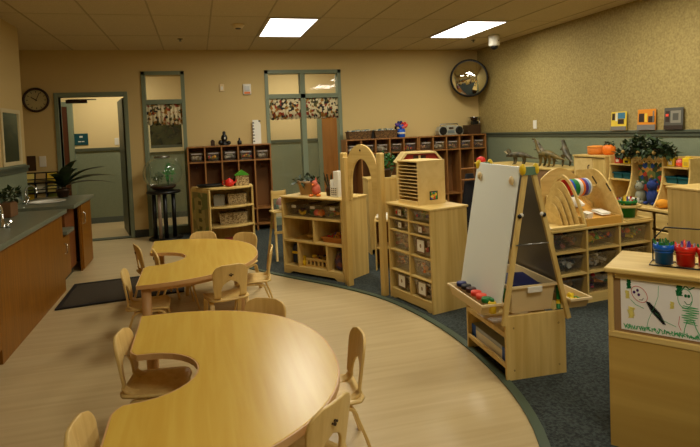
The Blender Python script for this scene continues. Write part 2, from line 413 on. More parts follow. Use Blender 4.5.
def faucet(loc,rz,label):
    t=thing('faucet',label,'faucet',loc,rz,'chrome sink faucets')
    MB().lathe([(.028,0),(.026,.012),(.016,.018),(.016,.05)]).build('base',chrome,t)
    pts=[(0,0,.05)]+[(.055-.055*math.cos(a),0,.13+.06*math.sin(a)) for a in [PI*k/9 for k in range(10)]]+[(.11,0,.10)]
    MB().tube(pts,.011,10).build('spout',chrome,t)
    for s_ in (-1,1):
        MB().lathe([(.017,0),(.015,.03),(.01,.035)],0,s_*.07).tube([(0,s_*.07,.033),(.0,s_*.12,.055)],.007,8).build('handle',chrome,t)
mb,_=counter(-1.875,-1.255,2.4,5.88,-1.62,4.50,.15,.19)
t=solo('countertop',mb,laminate,'grey green laminate countertop with a splash ledge over the long oak sink cabinet','countertop',bevel=.006)
basin(-1.62,4.50,.15,.19,.795).build('basin',white,t)
faucet((-1.50,4.86,.795),PI*1.25,'chrome faucet at the nearer sink, at the left edge of the photo')
# low step counter between the two tall ones, cabinet under it
t=thing('low_cabinet','low oak cabinet with a small chrome handle, in the gap between the two sink counters','cabinet')
boxed(-1.86,-1.33,5.90,6.22,.09,.53).build('body',oak,t); boxed(-1.86,-1.39,5.90,6.22,0,.09).build('toe_kick',basem,t)
boxed(-1.33,-1.315,5.92,6.20,.11,.51).build('door',oak,t,bevel=.002)
MB().tube([(-1.316,5.98,.34),(-1.295,5.98,.35),(-1.295,5.98,.43),(-1.316,5.98,.44)],.005).build('handle',chrome,t)
solo('countertop',boxed(-1.86,-1.27,5.895,6.22,.535,.57),laminate,'low grey green countertop in the gap between the two taller sink counters','countertop',bevel=.004)
t=thing('sink_cabinet','shorter oak sink cabinet under the far counter with the spiky plant','cabinet')
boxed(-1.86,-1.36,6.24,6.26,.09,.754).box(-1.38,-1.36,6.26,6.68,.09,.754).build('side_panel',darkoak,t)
boxed(-1.32,-1.30,6.68,7.26,.0,.754).box(-1.87,-1.32,7.24,7.26,0,.754).build('body',oak,t); boxed(-1.86,-1.40,6.24,6.68,0,.09).build('toe_kick',basem,t)
boxed(-1.302,-1.285,6.70,7.24,.02,.735).build('door',oak,t,bevel=.002)
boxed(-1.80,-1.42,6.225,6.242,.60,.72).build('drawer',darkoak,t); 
MB().tube([(-1.286,6.76,.52),(-1.262,6.76,.53),(-1.262,6.76,.64),(-1.286,6.76,.65)],.006).build('handle',chrome,t)
mb,_=counter(-1.875,-1.25,6.18,7.30,-1.62,6.70,.17,.17); 
t=solo('countertop',mb,laminate,'grey green countertop with a white oval basin at the far sink','countertop',bevel=.006)
basin(-1.62,6.70,.17,.17,.797).build('basin',white,t)
faucet((-1.83,6.70,.795),0,'chrome faucet at the far sink, below the book rack')

# ------------------------------------------------------------------ plants
def blade_leaves(n,lens,width,droop,rnd,base=(0,0,0),spread=1.0):
    mb=MB()
    for i in range(n):
        a=2*PI*i/n*1.0+rnd.uniform(-.3,.3); L=rnd.uniform(*lens)*(.55 if math.cos(a)<-.2 else 1); K=7; e=rnd.uniform(.35,1.35)
        vs=[];fs=[]
        for k in range(K+1):
            s_=k/K; r=L*s_*math.cos(e)*spread+L*.25*s_*s_; z=L*s_*math.sin(e)-droop*L*s_*s_
            w=width*math.sin(PI*min(1,.12+s_*.88))**.8*(1 if k<K else .1)
            cx,cy=base[0]+r*math.cos(a),base[1]+r*math.sin(a); nx,ny=-math.sin(a)*w,math.cos(a)*w
            vs+=[(cx-nx,cy-ny,base[2]+z+.15*w),(cx,cy,base[2]+z-.1*w),(cx+nx,cy+ny,base[2]+z+.15*w)]
        for k in range(K):
            q=k*3; fs+=[(q,q+3,q+4,q+1),(q+1,q+4,q+5,q+2)]
        mb.add(vs,fs,True)
    return mb
def small_leaves(n,rx,ry,rz,size,rnd,c=(0,0,0),droop=0):
    mb=MB()
    for i in range(n):
        a=rnd.uniform(0,2*PI); q=rnd.random()**.5; h=rnd.uniform(-1,1)*math.sqrt(max(0,1-q*q))
        p=Vector((c[0]+rx*q*math.cos(a),c[1]+ry*q*math.sin(a),c[2]+rz*h-droop*q*q))
        R=Matrix.Rotation(rnd.uniform(0,6.3),4,'Z')@Matrix.Rotation(rnd.uniform(-1.2,1.2),4,'X')@Matrix.Rotation(rnd.uniform(-.8,.8),4,'Y')
        s_=size*rnd.uniform(.7,1.3)
        pts=[(0,0,0),(.35,.45,.08),(0,1.2,-.1),(-.35,.45,.08),(0,.5,-.04)]
        vs=[p+R@(Vector(v)*s_) for v in pts]
        mb.add(vs,[(0,1,4),(1,2,4),(2,3,4),(3,0,4)],True)
    return mb
def pot(r0,r1,h): return MB().lathe([(r0*.9,0),(r0,.004),(r1,h-.03),(r1*1.1,h-.028),(r1*1.1,h),(r1*.95,h),(r1*.92,h-.02),(.01,h-.02)],n=24)
R_=random.Random(3)
t=thing('spiky_plant','spiky plant with long drooping dark leaves on the far sink counter','plant',(-1.55,7.13,.797))
pot(.055,.07,.10).build('pot',darkbrown,t)
MB().tube([(0,0,.1),(.01,0,.22)],.016).build('stem',darkbrown,t)
blade_leaves(20,(.40,.60),.055,.42,R_,(0,0,.12)).build('foliage',leaf,t)
t=thing('potted_plant','low dark leafy plant in a square tan planter by the near sink','plant',(-1.70,5.55,.797))
boxed(-.09,.09,-.10,.10,0,.13).build('planter',brownpot,t,bevel=.005)
small_leaves(130,.13,.20,.07,.05,R_,(0,0,.19)).build('foliage',leaf,t)
t=thing('potted_plant','dark trailing plant against the wing wall at the left edge of the photo','plant',(-1.75,5.08,.797))
pot(.05,.07,.12).build('pot',darkbrown,t)
small_leaves(150,.08,.12,.15,.045,R_,(0,0,.28)).build('foliage',leaf,t)

# ------------------------------------------------------------------ book rack and wall bits in the recess
t=thing('book_rack','black wire book rack on the back wall above the far sink counter','rack',(-2.09,8.46,.62))
mb=MB()
for z in (.0,.14,.28): mb.tube([(-.22,-.09,z+.05),(.2,-.09,z+.05)],.008); mb.box(-.22,.2,-.10,.04,z-.006,z+.006)
for x in (-.22,-.08,.06,.2): mb.tube([(x,-.09,.0),(x,-.09,.16),(x,-.06,.30),(x,.02,.40)],.009)
mb.tube([(-.22,.02,.40),(.2,.02,.40)],.009); mb.box(-.22,.2,.04,.06,-.02,.42)
mb.build('frame',black,t)
boxed(-.22,.2,.06,.12,-.62,-.0).build('stand',black,t)
bc=[('yellow',(226,196,60)),('tan',(190,160,100)),('pale yellow',(232,214,120)),('white',(220,216,190)),('green',(110,120,50)),('cream',(214,196,140))]
k=0
for r,z in enumerate((.0,.14,.28)):
    for c in range(3):
        nm,rgb=bc[(k*5+r)%6]
        o=boxed(-.058,.058,-.008,.008,0,.12).build('picture_book',mat('book '+nm,rgb,.6)); o.location=(-2.09-.15+.14*c,8.46-.05,.62+z+.008); o.rotation_euler=(-.25,0,0)
        tag(o,'%s picture book in the %s row of the black wire rack, %s slot'%(nm,['bottom','middle','top'][r],['left','centre','right'][c]),'book','books in the black wire rack'); k+=1
solo('poster',boxed(-2.30,-2.19,D-.008,D-.001,1.06,1.27),darkbrown,'small dark poster on the back wall left of the doorway, under the clock','poster')
t=solo('wall_plate',boxed(-2.145,-2.06,D-.010,D-.001,1.11,1.26),white,'white wall plate between the dark poster and the doorway frame','wall plate',bevel=.003)
t=thing('wall_clock','round wall clock with dark rim and cream face beside the doorway','clock',(-2.135,D-.002,2.045))
Rm=Matrix.Rotation(PI/2,4,'X')
MB().lathe([(.15,0),(.168,.01),(.172,.03),(.155,.042),(.140,.03),(.140,.005)],n=40,m=Rm,caps=False).build('rim',darkbrown,t)
MB().lathe([(.01,.014),(.142,.0141)],n=40,m=Rm).build('face',mat('clock face',(196,180,126),.5),t)
mb=MB()
for i in range(12):
    a=PI/6*i; m=Matrix.Translation((math.sin(a)*.115,-.0155,math.cos(a)*.115))@Matrix.Rotation(a,4,'Y'); mb.box(-.004,.004,-.001,.001,-.012,.012,m=m)
mb.build('hour_marks',black,t)
for l,wd,a in ((.075,.006,-1.0),(.105,.004,.42)):
    boxed(-wd,wd,-.019,-.017,-.015,l).build('hand',black,t).rotation_euler=(0,a,0)
glassy('clock glass',(180,180,160),.05); MB().lathe([(.145,.036),(.09,.044),(.005,.048)],n=40,m=Rm,caps=False).build('glass',MATS['clock glass'],t)
# hallway sign and switch
t=thing('hallway_sign','teal sign with small white lettering on the hallway wall','sign',(-1.935,HY-.002,1.48))
boxed(-.11,.11,-.012,0,-.10,.10).build('plate',mat('teal sign',(10,70,76),.4),t,bevel=.003)
mb=boxed(-.025,.025,-.0135,-.0125,.03,.06); mb.box(-.05,-.005,-.0135,-.0125,-.045,-.03); mb.box(.005,.05,-.0135,-.0125,-.045,-.03); mb.build('lettering',white,t)
solo('light_switch',boxed(-1.40,-1.33,HY-.01,HY-.001,1.36,1.48),white,'white light switch on the hallway wall at the right of the doorway','switch',bevel=.003)
# wall devices
t=thing('wall_sensor','small white wall sensor on the back wall between the windows','sensor',(.40,D-.001,2.17))
boxed(-.035,.035,-.018,0,-.055,.055).build('plate',cream,t,bevel=.004); boxed(-.015,.015,-.024,-.018,-.03,.02).build('lens',white,t)
t=thing('alarm_strobe','white fire alarm strobe with an amber lower edge left of the double window','alarm',(.775,D-.001,2.135))
boxed(-.06,.06,-.04,0,-.075,.085).build('body',white,t,bevel=.006); boxed(-.035,.035,-.06,-.04,-.02,.05).build('lens',mat('strobe lens',(190,190,185),.15),t); boxed(-.045,.045,-.045,-.040,-.065,-.035).build('amber_band',orange,t)
solo('wall_plate',boxed(XR-.008,XR-.001,6.92,7.0,1.36,1.48),white,'white blank wall plate on the right wall above the dinosaurs','wall plate',bevel=.003)
# smoke detector, sprinklers, camera
t=thing('smoke_detector','round cream smoke detector on the ceiling left of the left light panel','smoke detector',(.53,6.62,H))
MB().lathe([(.035,-.045),(.055,-.04),(.062,-.018),(.075,-.015),(.075,0)],n=24).build('body',cream,t); MB().lathe([(.03,-.052),(.034,-.044)],n=16).build('sensor',darkbrown,t)
for i,(x,y,l) in enumerate([(-.15,7.62,'brass fire sprinkler on the ceiling above the single window'),(4.12,7.6,'brass fire sprinkler on the ceiling beside the security camera')]):
    t=thing('fire_sprinkler',l,'sprinkler',(x,y,H),0,'ceiling fire sprinklers')
    MB().lathe([(.035,-.004),(.035,0)],n=16).build('plate',darkbrown,t); MB().lathe([(.012,-.03),(.008,-.004)],n=10).lathe([(.018,-.034),(.018,-.030)],n=12).build('head',steel,t)
t=thing('security_camera','white dome security camera hanging from the ceiling by the right wall','camera',(4.22,7.17,H))
MB().lathe([(.066,-.16),(.078,-.15),(.078,-.01),(.07,0)],n=24).build('housing',white,t); MB().sph((0,0,-.165),(.055,.055,.05)).build('dome',black,t)
MB().sph((.03,-.066,-.09),.012).build('screw',darkbrown,t)
# convex mirror in the corner
t=thing('convex_mirror','round convex security mirror with a dark rim in the far right corner','mirror',(4.40,8.30,2.23))
d=Vector((-.52,-.85,-.10)).normalized(); q=d.to_track_quat('Z','Y').to_matrix().to_4x4()
MB().lathe([(.295,-.01),(.312,0),(.312,.025),(.292,.03)],n=44,m=q).build('rim',black,t)
prof=[(.295*math.sin(a),.02+.30*(math.cos(a)-math.cos(1.0))*.42) for a in [1.5708*(1-k/12) for k in range(13)]]
prof=[(.295*(1-k/12)+.002,.018+.11*(1-(1-k/12)**2)) for k in range(13)]
MB().lathe(prof,n=44,m=q).build('mirror_face',mat('mirror',(235,235,225),.02,metal=1),t)
MB().tube([(0,0,0),(.12,.2,.03),(.2,.30,.03)],.015).build('bracket',black,t)
# books on the rail
bw=col('book blue',60,120,150,.5); by=col('book yellow',222,186,52,.5); bd=col('book dark',52,38,26,.5); bg=mat('book grey',(120,116,108),.6); bo=col('book orange',222,138,30,.5); bk_=col('book charcoal',84,82,72,.6); bl=col('book light grey',136,130,114,.6); bwht=col('book white',220,214,190,.6)
for (y,w_,h_,m_,l,rects) in [(5.285,.235,.215,by,'square yellow and blue picture book leaning on the wall rail, farthest left of three',[(.06,.25,.55,.92,bd),(.30,.42,.5,.95,bwht),(.45,.92,.62,.95,bw),(.46,.85,.34,.6,bd),(0,1,0,.22,bg)]),
                 (4.88,.245,.225,bo,'square orange picture book leaning on the wall rail, middle of three',[(.08,.38,.38,.8,bd),(.42,.55,.38,.8,by),(.62,.95,.36,.66,bd),(.86,.93,.36,.9,bg),(0,1,0,.26,bg)]),
                 (4.53,.23,.225,bk_,'square dark grey picture book leaning on the wall rail, nearest of three',[(.08,.30,.35,.85,bd),(.36,.90,.30,.86,bl),(.48,.78,.42,.74,bk_),(0,1,0,.20,bd),(.1,.25,.6,.72,coral)])]:
    t=thing('picture_book',l,'book',(XR-.03,y,1.316),0,'picture books standing on the wall rail'); t.rotation_euler=(0,.07,0)
    boxed(-.012,-.002,-w_/2,w_/2,0,h_).build('cover',m_,t,bevel=.002)
    for k,(a0,a1,z0,z1,mm) in enumerate(rects): boxed(-.0135-.0006*k,-.010,w_/2-w_*a1,w_/2-w_*a0,h_*z0+.001,h_*z1).build('cover_panel',mm,t)

# ================================================================== MATS
t=solo('entrance_mat',MB().prism([(-1.24,5.20),(-.2,5.34),(-.22,6.12),(-1.25,6.02)],'z',.001,.012),matm,'dark brown entrance mat on the floor beside the oak sink cabinets','mat')
MB().ring([(-1.25,5.185),(-.185,5.325),(-.205,6.135),(-1.26,6.035)],[(-1.215,5.23),(-.225,5.36),(-.245,6.09),(-1.225,5.995)],'z',.001,.015).build('border',blackrub,t)

# ================================================================== KIDNEY TABLES
TZ=.47
def kidney(cx,cy,label):
    """straight side faces -x with a bite out of its middle; the rest is a half round"""
    t=thing('kidney_table',label,'table',(cx,cy,0),0,'kidney tables')
    A,Bq=.87,.81; o=[]
    n=40
    for k in range(n+1):
        a=PI/2-PI*k/n; e=.88
        c,s_=math.cos(a),math.sin(a)
        o.append((A*math.copysign(abs(c)**e,c),Bq*math.copysign(abs(s_)**e,s_)))
    ins=[(0,-.30),(.012,-.27)]
    for k in range(17):
        a=-PI/2+PI*k/16; ins.append((.03+.27*math.cos(a)**.9 if abs(math.cos(a))>1e-6 else .03,.245*math.sin(a)))
    ins+=[(.012,.27),(0,.30)]
    out=o+ins
    MB().prism(out[::-1],'z',TZ-.026,TZ).build('tabletop',tabletop,t,bevel=.003)
    # moulded edge band
    def ofs(p,d):
        r=[]
        for i in range(len(p)):
            a=Vector(p[i-1]);b=Vector(p[(i+1)%len(p)]);v=(b-a); v=v.normalized() if v.length>0 else Vector((1,0)); r.append((p[i][0]-v.y*d,p[i][1]+v.x*d))
        return r
    MB().ring(ofs(out,.006),ofs(out,-.001),'z',TZ-.028,TZ-.0015).build('edge_band',edgewood,t)
    inn=[(x*.86+.03,y*.88) for x,y in o]
    MB().ring(inn,[(x-.02*(1 if x>.1 else 0),y*.97) for x,y in inn],'z',TZ-.075,TZ-.026,closed=False).build('apron',edgewood,t)
    for lx,ly in [(.05,-.735),(.05,.735),(.76,.20),(.72,-.25)]:
        MB().lathe([(.024,0),(.024,.012),(.031,.02),(.033,TZ-.03)],lx,ly,0,n=20).build('leg',edgewood,t)
    return t
kidney(-.435,4.68,'kidney shaped maple laminate table farther from the camera, beside the white shelf')
kidney(-.34,2.38,'kidney shaped maple laminate table nearest the camera, bright lamp reflection on top')

# ================================================================== CHAIRS
def make_chair(loc,rz,label):
    """child's bentwood chair: sits facing local +y; origin on the floor under the seat"""
    t=thing('child_chair',label,'chair',loc,rz,'bentwood child chairs')
    SH=.275; TOP=.525; n=8
    # backrest: swept sheet from the top down, curling forward under the seat, with an arch cut out
    rows=[]  # (y,z,W,w)
    R=22
    for k in range(R+1):
        s_=k/R
        if s_<.72:
            q=s_/.72; z=TOP-(TOP-.30)*q; y=-.165+.035*q
        else:
            q=(s_-.72)/.28; a=q*PI/2; z=.30-.035*math.sin(a); y=-.13+.035*(1-math.cos(a))+.03*q
        d=TOP-z
        W=.128
        if d<.07: W=.060+.068*math.sqrt(max(0,1-(1-d/.07)**2))
        else: W=.128-.012*min(1,(d-.07)/.15)
        w=0
        if z<.405: w=.068*math.sqrt(max(0,1-max(0,(z-.335)/.07)**2))
        if z<.30 and s_>.72: w=.068
        rows.append((y,z,W,w))
    mb=MB(); vs=[];fs=[]
    for side in (-1,1):
        o=len(vs)
        for (y,z,W,w) in rows:
            for i in range(n+1):
                x=w+(W-w)*i/n; bow=.020*(x/.13)**2*(1 if z>.30 else .5)
                vs.append((side*x,y+bow,z))
        for r in range(R):
            for i in range(n):
                a=o+r*(n+1)+i; b=a+1; c=b+n+1; d=a+n+1
                fs.append((a,b,c,d) if side<0 else (a,d,c,b))
    mb.add(vs,fs,True)
    bk=mb.build('backrest',chairwood,t)
    m=bk.modifiers.new('w','WELD'); m.merge_threshold=.0008
    m=bk.modifiers.new('s','SOLIDIFY'); m.thickness=.013; m.offset=0
    m=bk.modifiers.new('b','BEVEL'); m.width=.003; m.segments=2; m.limit_method='ANGLE'; m.angle_limit=.8
    mb=MB()
    for dx,dz,r in ((0,0,.0065),(-.012,.006,.0045),(.012,.006,.0045),(0,.013,.0045)):
        mb.lathe([(r,-.0085),(r,.0085)],0,0,0,n=10,m=Matrix.Translation((dx,-.157,.445+dz))@Matrix.Rotation(PI/2,4,'X'),smooth=False)
    mb.build('cut_mark',darkbrown,t)
    # seat: rounded board, slightly dished with a rolled front
    vs=[];fs=[];N=14
    for j in range(N+1):
        v=-1+2*j/N; y=.005+.145*v
        W=.148*(1-.10*abs(min(0,v))**2)
        if abs(v)>.8: W*=math.sqrt(1-((abs(v)-.8)/.2)**2*.45)
        for i in range(N+1):
            u=-1+2*i/N; z=SH-.008*(1-u*u)*(1-.5*v*v)-(.018*max(0,(v-.65)/.35)**2)
            vs.append((W*u,y,z))
    for j in range(N):
        for i in range(N):
            a=j*(N+1)+i; fs.append((a,a+1,a+N+2,a+N+1))
    st=MB().add(vs,fs,True).build('seat',chairwood,t)
    m=st.modifiers.new('s','SOLIDIFY'); m.thickness=.012; m.offset=-1
    # two bent side frames: an upside-down U from front foot to rear foot
    for sx in (-1,1):
        path=[(.165,0),(.145,.10),(.128,.18)]+[(.07+.055*math.cos(a),.205+.045*math.sin(a)) for a in [PI/2*k/6 for k in range(0,7)]]
        path+=[(-.04+.055*math.cos(a),.205+.045*math.sin(a)) for a in [PI/2+PI/2*k/6 for k in range(0,7)]]
        path+=[(-.105,.18),(-.135,.10),(-.165,0)]
        MB().strip(path,sx*.128-.016,sx*.128+.016,.014).build('leg_frame',chairwood,t,bevel=.003)
    MB().box(-.128,.128,-.03,.03,.246,.256).build('cross_brace',chairwood,t)
    return t
chairs=[ # back-top x, y, facing dx, dy, label
 (-.56,4.14,.99,.0,'bentwood chair seen edge on at the near left corner of the far table'),
 (-.575,5.12,.93,.30,'bentwood chair at the far left corner of the far table, leftmost of two backs'),
 (-.40,4.80,.98,.18,'bentwood chair tucked into the notch of the far table, right of another chair back'),
 (.01,5.50,-.12,-1,'bentwood chair behind the far table, only its top showing, left of two'),
 (.40,5.24,-.55,-.83,'bentwood chair behind the far table at its right rear, right of two'),
 (.55,4.50,-1,.10,'bentwood chair seen from the side at the right end of the far table'),
 (.185,3.97,-.20,.97,'bentwood chair at the far table with its back and arch cut-out toward the camera'),
 (.33,3.07,-.55,-.83,'bentwood chair behind the near table, rounded back rising over its far edge'),
 (-.41,2.80,.985,-.17,'bentwood chair tucked into the notch of the near table'),
 (-.44,1.95,.985,-.12,'bentwood chair cut off by the bottom edge at the left of the near table'),
 (.68,2.38,-.995,.04,'bentwood chair seen from the side at the right of the near table'),
 (.405,1.79,-.66,.75,'bentwood chair at the right front of the near table, back toward the camera'),
]
ch0=None
for (bx,by,dx,dy,l) in chairs:
    k=math.hypot(dx,dy); dx/=k; dy/=k; rz=math.atan2(-dx,dy); loc=(bx+dx*.165,by+dy*.165,0)
    if ch0 is None: ch0=make_chair(loc,rz,l)
    else: dup(ch0,loc,rz,l)

# ================================================================== BINS AND THEIR CONTENTS
def bin_geo(w,d,h,taper=.9):
    a=[(-w/2*taper,-d/2*taper),(w/2*taper,-d/2*taper),(w/2*taper,d/2*taper),(-w/2*taper,d/2*taper)]
    b=[(-w/2,-d/2),(w/2,-d/2),(w/2,d/2),(-w/2,d/2)]
    mb=MB(); th=.003
    vs=[(x,y,0) for x,y in a]+[(x,y,h) for x,y in b]+[(x*(1-2*th/w),y*(1-2*th/d),h) for x,y in b]+[(x*(1-2*th/w),y*(1-2*th/d),th) for x,y in a]
    fs=[(3,2,1,0)]+[(i,(i+1)%4,4+(i+1)%4,4+i) for i in range(4)]+[(4+i,4+(i+1)%4,8+(i+1)%4,8+i) for i in range(4)]+[(8+i,8+(i+1)%4,12+(i+1)%4,12+i) for i in range(4)]+[(12,13,14,15)]
    return mb.add(vs,fs)
def rim_geo(w,d,z,t=.008):
    return MB().ring([(-w/2-t,-d/2-t),(w/2+t,-d/2-t),(w/2+t,d/2+t),(-w/2-t,d/2+t)],[(-w/2,-d/2),(w/2,-d/2),(w/2,d/2),(-w/2,d/2)],'z',z-.012,z)
def bin_thing(name,label,loc,rz,w,d,h,m,rimm=None,card=None,group=None,cat='bin'):
    t=thing(name,label,cat,loc,rz,group)
    bin_geo(w,d,h).build('body',m,t); rim_geo(w,d,h).build('rim',rimm or m,t)
    if card:
        c=boxed(-card/2,card/2,-d/2-.006,-d/2-.003,h*.16,h*.16+card).build('card',mat('card brown',(128,98,62),.6),t)
        boxed(-card*.38,card*.38,-d/2-.008,-d/2-.006,h*.16+card*.10,h*.16+card*.90).build('picture',paper,c)
        MB().sph((0,-d/2-.0085,h*.16+card*.5),(card*.10,.001,card*.14)).build('figure',mat('card figure',(150,120,80),.7),c)
    return t
def heap(name,label,loc,rz,w,d,h,m,n=34,size=.022,seed=1,cat='toys'):
    r=random.Random(seed); mb=MB()
    for i in range(n):
        x=r.uniform(-w/2,w/2)*.84; y=r.uniform(-d/2,d/2)*.84; z=size*.9+r.random()*(h-size)*(1-.5*abs(x)/(w/2))
        M_=Matrix.Translation((x,y,z))@Matrix.Rotation(r.uniform(0,6),4,'Z')@Matrix.Rotation(r.uniform(0,3),4,'X')
        k=r.random(); s_=size*r.uniform(.6,1.1)
        if k<.4: mb.box(-s_,s_,-s_*.6,s_*.6,-s_*.5,s_*.5,m=M_)
        elif k<.7: mb.sph((0,0,0),s_*.7,8,6,m=M_)
        else: mb.tube([(-s_*1.2,0,0),(s_*1.2,0,0)],s_*.4,8,m=M_)
    o=mb.build(name,m); o.location=loc; o.rotation_euler=(0,0,rz); tag(o,label,cat,None,'stuff'); return o

# ================================================================== WALL CUBBIES
def cubby(x0,label):
    t=thing('cubby_unit',label,'cubbies',(x0,D-.33,0),0,'brown wooden cubby units')
    w=1.212; d=.318; h=1.30; n=5; p=(w-.02)/n
    for k in range(n+1): boxed(k*p,k*p+.02,0,d,.0,h-.02).build('divider' if 0<k<n else 'side_panel',cubbywood,t)
    boxed(0,w,-.005,d,h-.02,h).build('top',cubbywood,t,bevel=.003)
    boxed(.02,w-.02,0.002,d-.01,1.055,1.075).build('shelf',cubbywood,t); boxed(.02,w-.02,.002,d-.01,.325,.345).build('shelf',cubbywood,t); boxed(.02,w-.02,.0,d-.01,.09,.11).build('bottom_shelf',cubbywood,t)
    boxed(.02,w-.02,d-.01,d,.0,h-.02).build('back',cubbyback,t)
    for k in range(n): MB().tube([(k*p+.5*p,d-.012,.98),(k*p+.5*p,d-.05,.97),(k*p+.5*p,d-.055,.99)],.004).build('hook',steel,t)
    return t
cubby(-.15,'brown wooden wall cubbies with coat slots between the single and the double window')
cubby(2.23,'brown wooden wall cubbies behind the wooden arch, beginning at the double window')
cubby(3.452,'brown wooden wall cubbies behind the easel, ending at the right wall corner')
b0=None; ordn=['first','second','third','fourth','fifth']
rr=random.Random(5); seg=(1.212-.02)/5
for ui,(x0,un) in enumerate([(-.15,'cubbies between the two windows'),(2.23,'cubbies starting at the double window'),(3.452,'cubbies ending at the corner')]):
    for k in range(5):
        l='clear bin in the %s top slot from the left, %s'%(ordn[k],un)
        loc=(x0+.02+seg*k+(seg-.02)/2,D-.19,1.076)
        if b0 is None:
            b0=bin_thing('cubby_bin',l,loc,0,.17,.24,.13,clearbin,clearbin,group='clear bins in the brown cubbies')
            boxed(-.07,.07,-.132,-.128,.108,.122).build('handle_strip',mat('strip plastic',(176,160,150),.4),b0)
        else: dup(b0,loc,0,l)
        heap('folded_clothes','muted belongings in the clear bin in the %s slot from left, %s'%(ordn[k],un),(loc[0],loc[1],1.081),0,.14,.2,.075,[toydark,toymix,mat('pale cloth',(190,180,160),.9)][rr.randrange(3)],9,.04,k+ui*9,'belongings')

# ------------------------------------------------------------------ things on the left cubbies
def on_cub(x): return (x,D-.20,1.3)
t=thing('candle_holder','small dark square candle holder on the left brown cubbies','candle holder',on_cub(.22))
boxed(-.03,.03,-.03,.03,0,.075).build('body',darkbrown,t,bevel=.004); MB().lathe([(.02,.075),(.018,.09)]).build('candle',darkbrown,t)
t=thing('dark_vase','black vase with a dark figure and a white spot, middle of the left brown cubbies','vase',on_cub(.39))
MB().lathe([(.065,0),(.07,.015),(.03,.03),(.036,.07),(.05,.105),(.04,.14),(.02,.165),(.026,.185),(.012,.21)]).build('body',black,t)
MB().sph((-.055,0,.04),(.035,.03,.04)).sph((.06,.0,.035),(.035,.03,.032)).build('figures',black,t); MB().sph((.005,-.048,.105),(.012,.004,.016)).build('spot',white,t)
t=thing('small_bottle','small dark bottle between the black vase and the white ruler board','bottle',on_cub(.61))
MB().lathe([(.03,0),(.034,.02),(.034,.05),(.014,.068),(.014,.085)]).build('body',black,t); MB().sph((0,0,.09),.014).build('stopper',darkbrown,t)
t=thing('white_board_sheet','tall white board with black marks at the right end of the left cubbies','board',(.885,D-.10,1.3)); t.rotation_euler=(-.08,0,0)
MB().prism([(-.065,0),(.062,0),(.066,.30),(.03,.365),(-.055,.365)],'y',-.006,.006).build('sheet',white,t)
for k in range(7): boxed(-.062,-.04 if k%2 else -.032,-.0075,-.006,.03+.047*k,.048+.047*k).build('mark',black,t)
boxed(.035,.065,-.0085,-.006,.335,.355).build('clip',black,t)
# ------------------------------------------------------------------ things on the right cubbies
def wbasket(name,label,x,y,z,w,d,h,m,lid,lidm,rz=0):
    t=thing(name,label,'basket',(x,y,z),rz)
    bin_geo(w,d,h,.93).build('body',m,t); rim_geo(w,d,h).build('rim',m,t)
    if lid:
        r=random.Random(len(label)); mb=MB()
        for k in range(10): q=-w/2*.9+w*.9*k/10; mb.box(q,q+w*.085,-d/2*.8,d/2*.8,h*.5,h+r.uniform(.0,.03))
        mb.build('files',lidm,t)
    return t
patterned('coloured file tabs',[(90,130,140),(220,210,180),(120,140,150),(60,90,70),(200,190,160)],30)
wbasket('file_basket','long brown wicker basket with pale file tabs at the left end of the right cubbies',2.48,D-.19,1.3,.38,.20,.125,darkwicker,1,MATS['coloured file tabs'])
wbasket('file_basket','long brown wicker basket with pale file tabs beside the blue bag',2.915,D-.19,1.3,.38,.20,.125,darkwicker,1,MATS['coloured file tabs'])
t=thing('bookend','black bookend between the two long brown wicker baskets','bookend',(2.70,D-.19,1.3)); MB().prism([(-.02,0),(.02,0),(.012,.13),(-.012,.13)],'y',-.07,.07).build('body',black,t)
t=thing('blue_vase','blue glossy vase of purple and red paper flowers on the right cubbies','vase',(3.20,D-.19,1.3))
MB().lathe([(.06,0),(.065,.01),(.07,.10),(.06,.14)]).build('body',blue,t); MB().lathe([(.066,.05),(.0715,.052),(.0735,.08),(.069,.082)],caps=False).build('band',white,t)
MB().tube([(-.09,0,.0),(-.088,0,.18)],.02).build('stem',black,t)
for dx,dz,m_,n_ in ((-.06,.20,purple,'purple'),(-.02,.23,navy,'navy'),(.05,.21,red,'red'),(.08,.18,coral,'coral'),(.0,.17,blue,'blue'),(.04,.16,pink,'pink')):
    MB().sph((dx,0,dz),(.035,.03,.03),8,6).sph((dx+.025,-.01,dz+.02),(.02,.02,.02),8,6).sph((dx-.025,-.01,dz+.015),(.02,.02,.02),8,6).tube([(dx,0,dz),(0,0,.13)],.004).build('flower',m_,t)
t=thing('boombox','silver portable stereo with two round black speakers on the right cubbies','stereo',(4.06,D-.19,1.3))
MB().prism([(-.22,.02),(-.19,0),(.19,0),(.22,.02),(.23,.08),(.19,.145),(.08,.15),(.06,.165),(-.06,.165),(-.08,.15),(-.19,.145),(-.23,.08)],'y',-.07,.07).build('body',mat('silver plastic',(160,158,140),.35),t,bevel=.008)
for sx in (-1,1):
    q=MB().lathe([(.066,0),(.066,.012),(.05,.014),(.01,.006)],n=28,m=Matrix.Translation((sx*.145,-.07,.075))@Matrix.Rotation(PI/2,4,'X')).build('speaker',black,t)
boxed(-.06,.06,-.078,-.07,.03,.08).build('display',mat('display glass',(110,120,120),.2),t,bevel=.003); boxed(-.04,.04,-.080,-.07,.10,.13).build('tape_door',darkbrown,t,bevel=.003)
MB().tube([(-.17,0,.14),(-.15,0,.185),(.15,0,.185),(.17,0,.14)],.009).build('handle',steel,t)
solo('dark_box',boxed(-.115,.115,-.10,.10,0,.155),darkbrown,'dark brown box beside the stereo at the right end of the cubbies','box',None,(4.475,D-.19,1.3),0,.004)
t=thing('steel_bowl_scale','steel bowl on a black kitchen scale stand on top of the dark box','scale',(4.53,D-.19,1.457))
boxed(-.05,.05,-.05,.05,0,.06).build('base',black,t,bevel=.006); MB().lathe([(.03,.06),(.07,.075),(.105,.13),(.112,.132),(.105,.125),(.06,.08)],n=28).build('bowl',chrome,t)
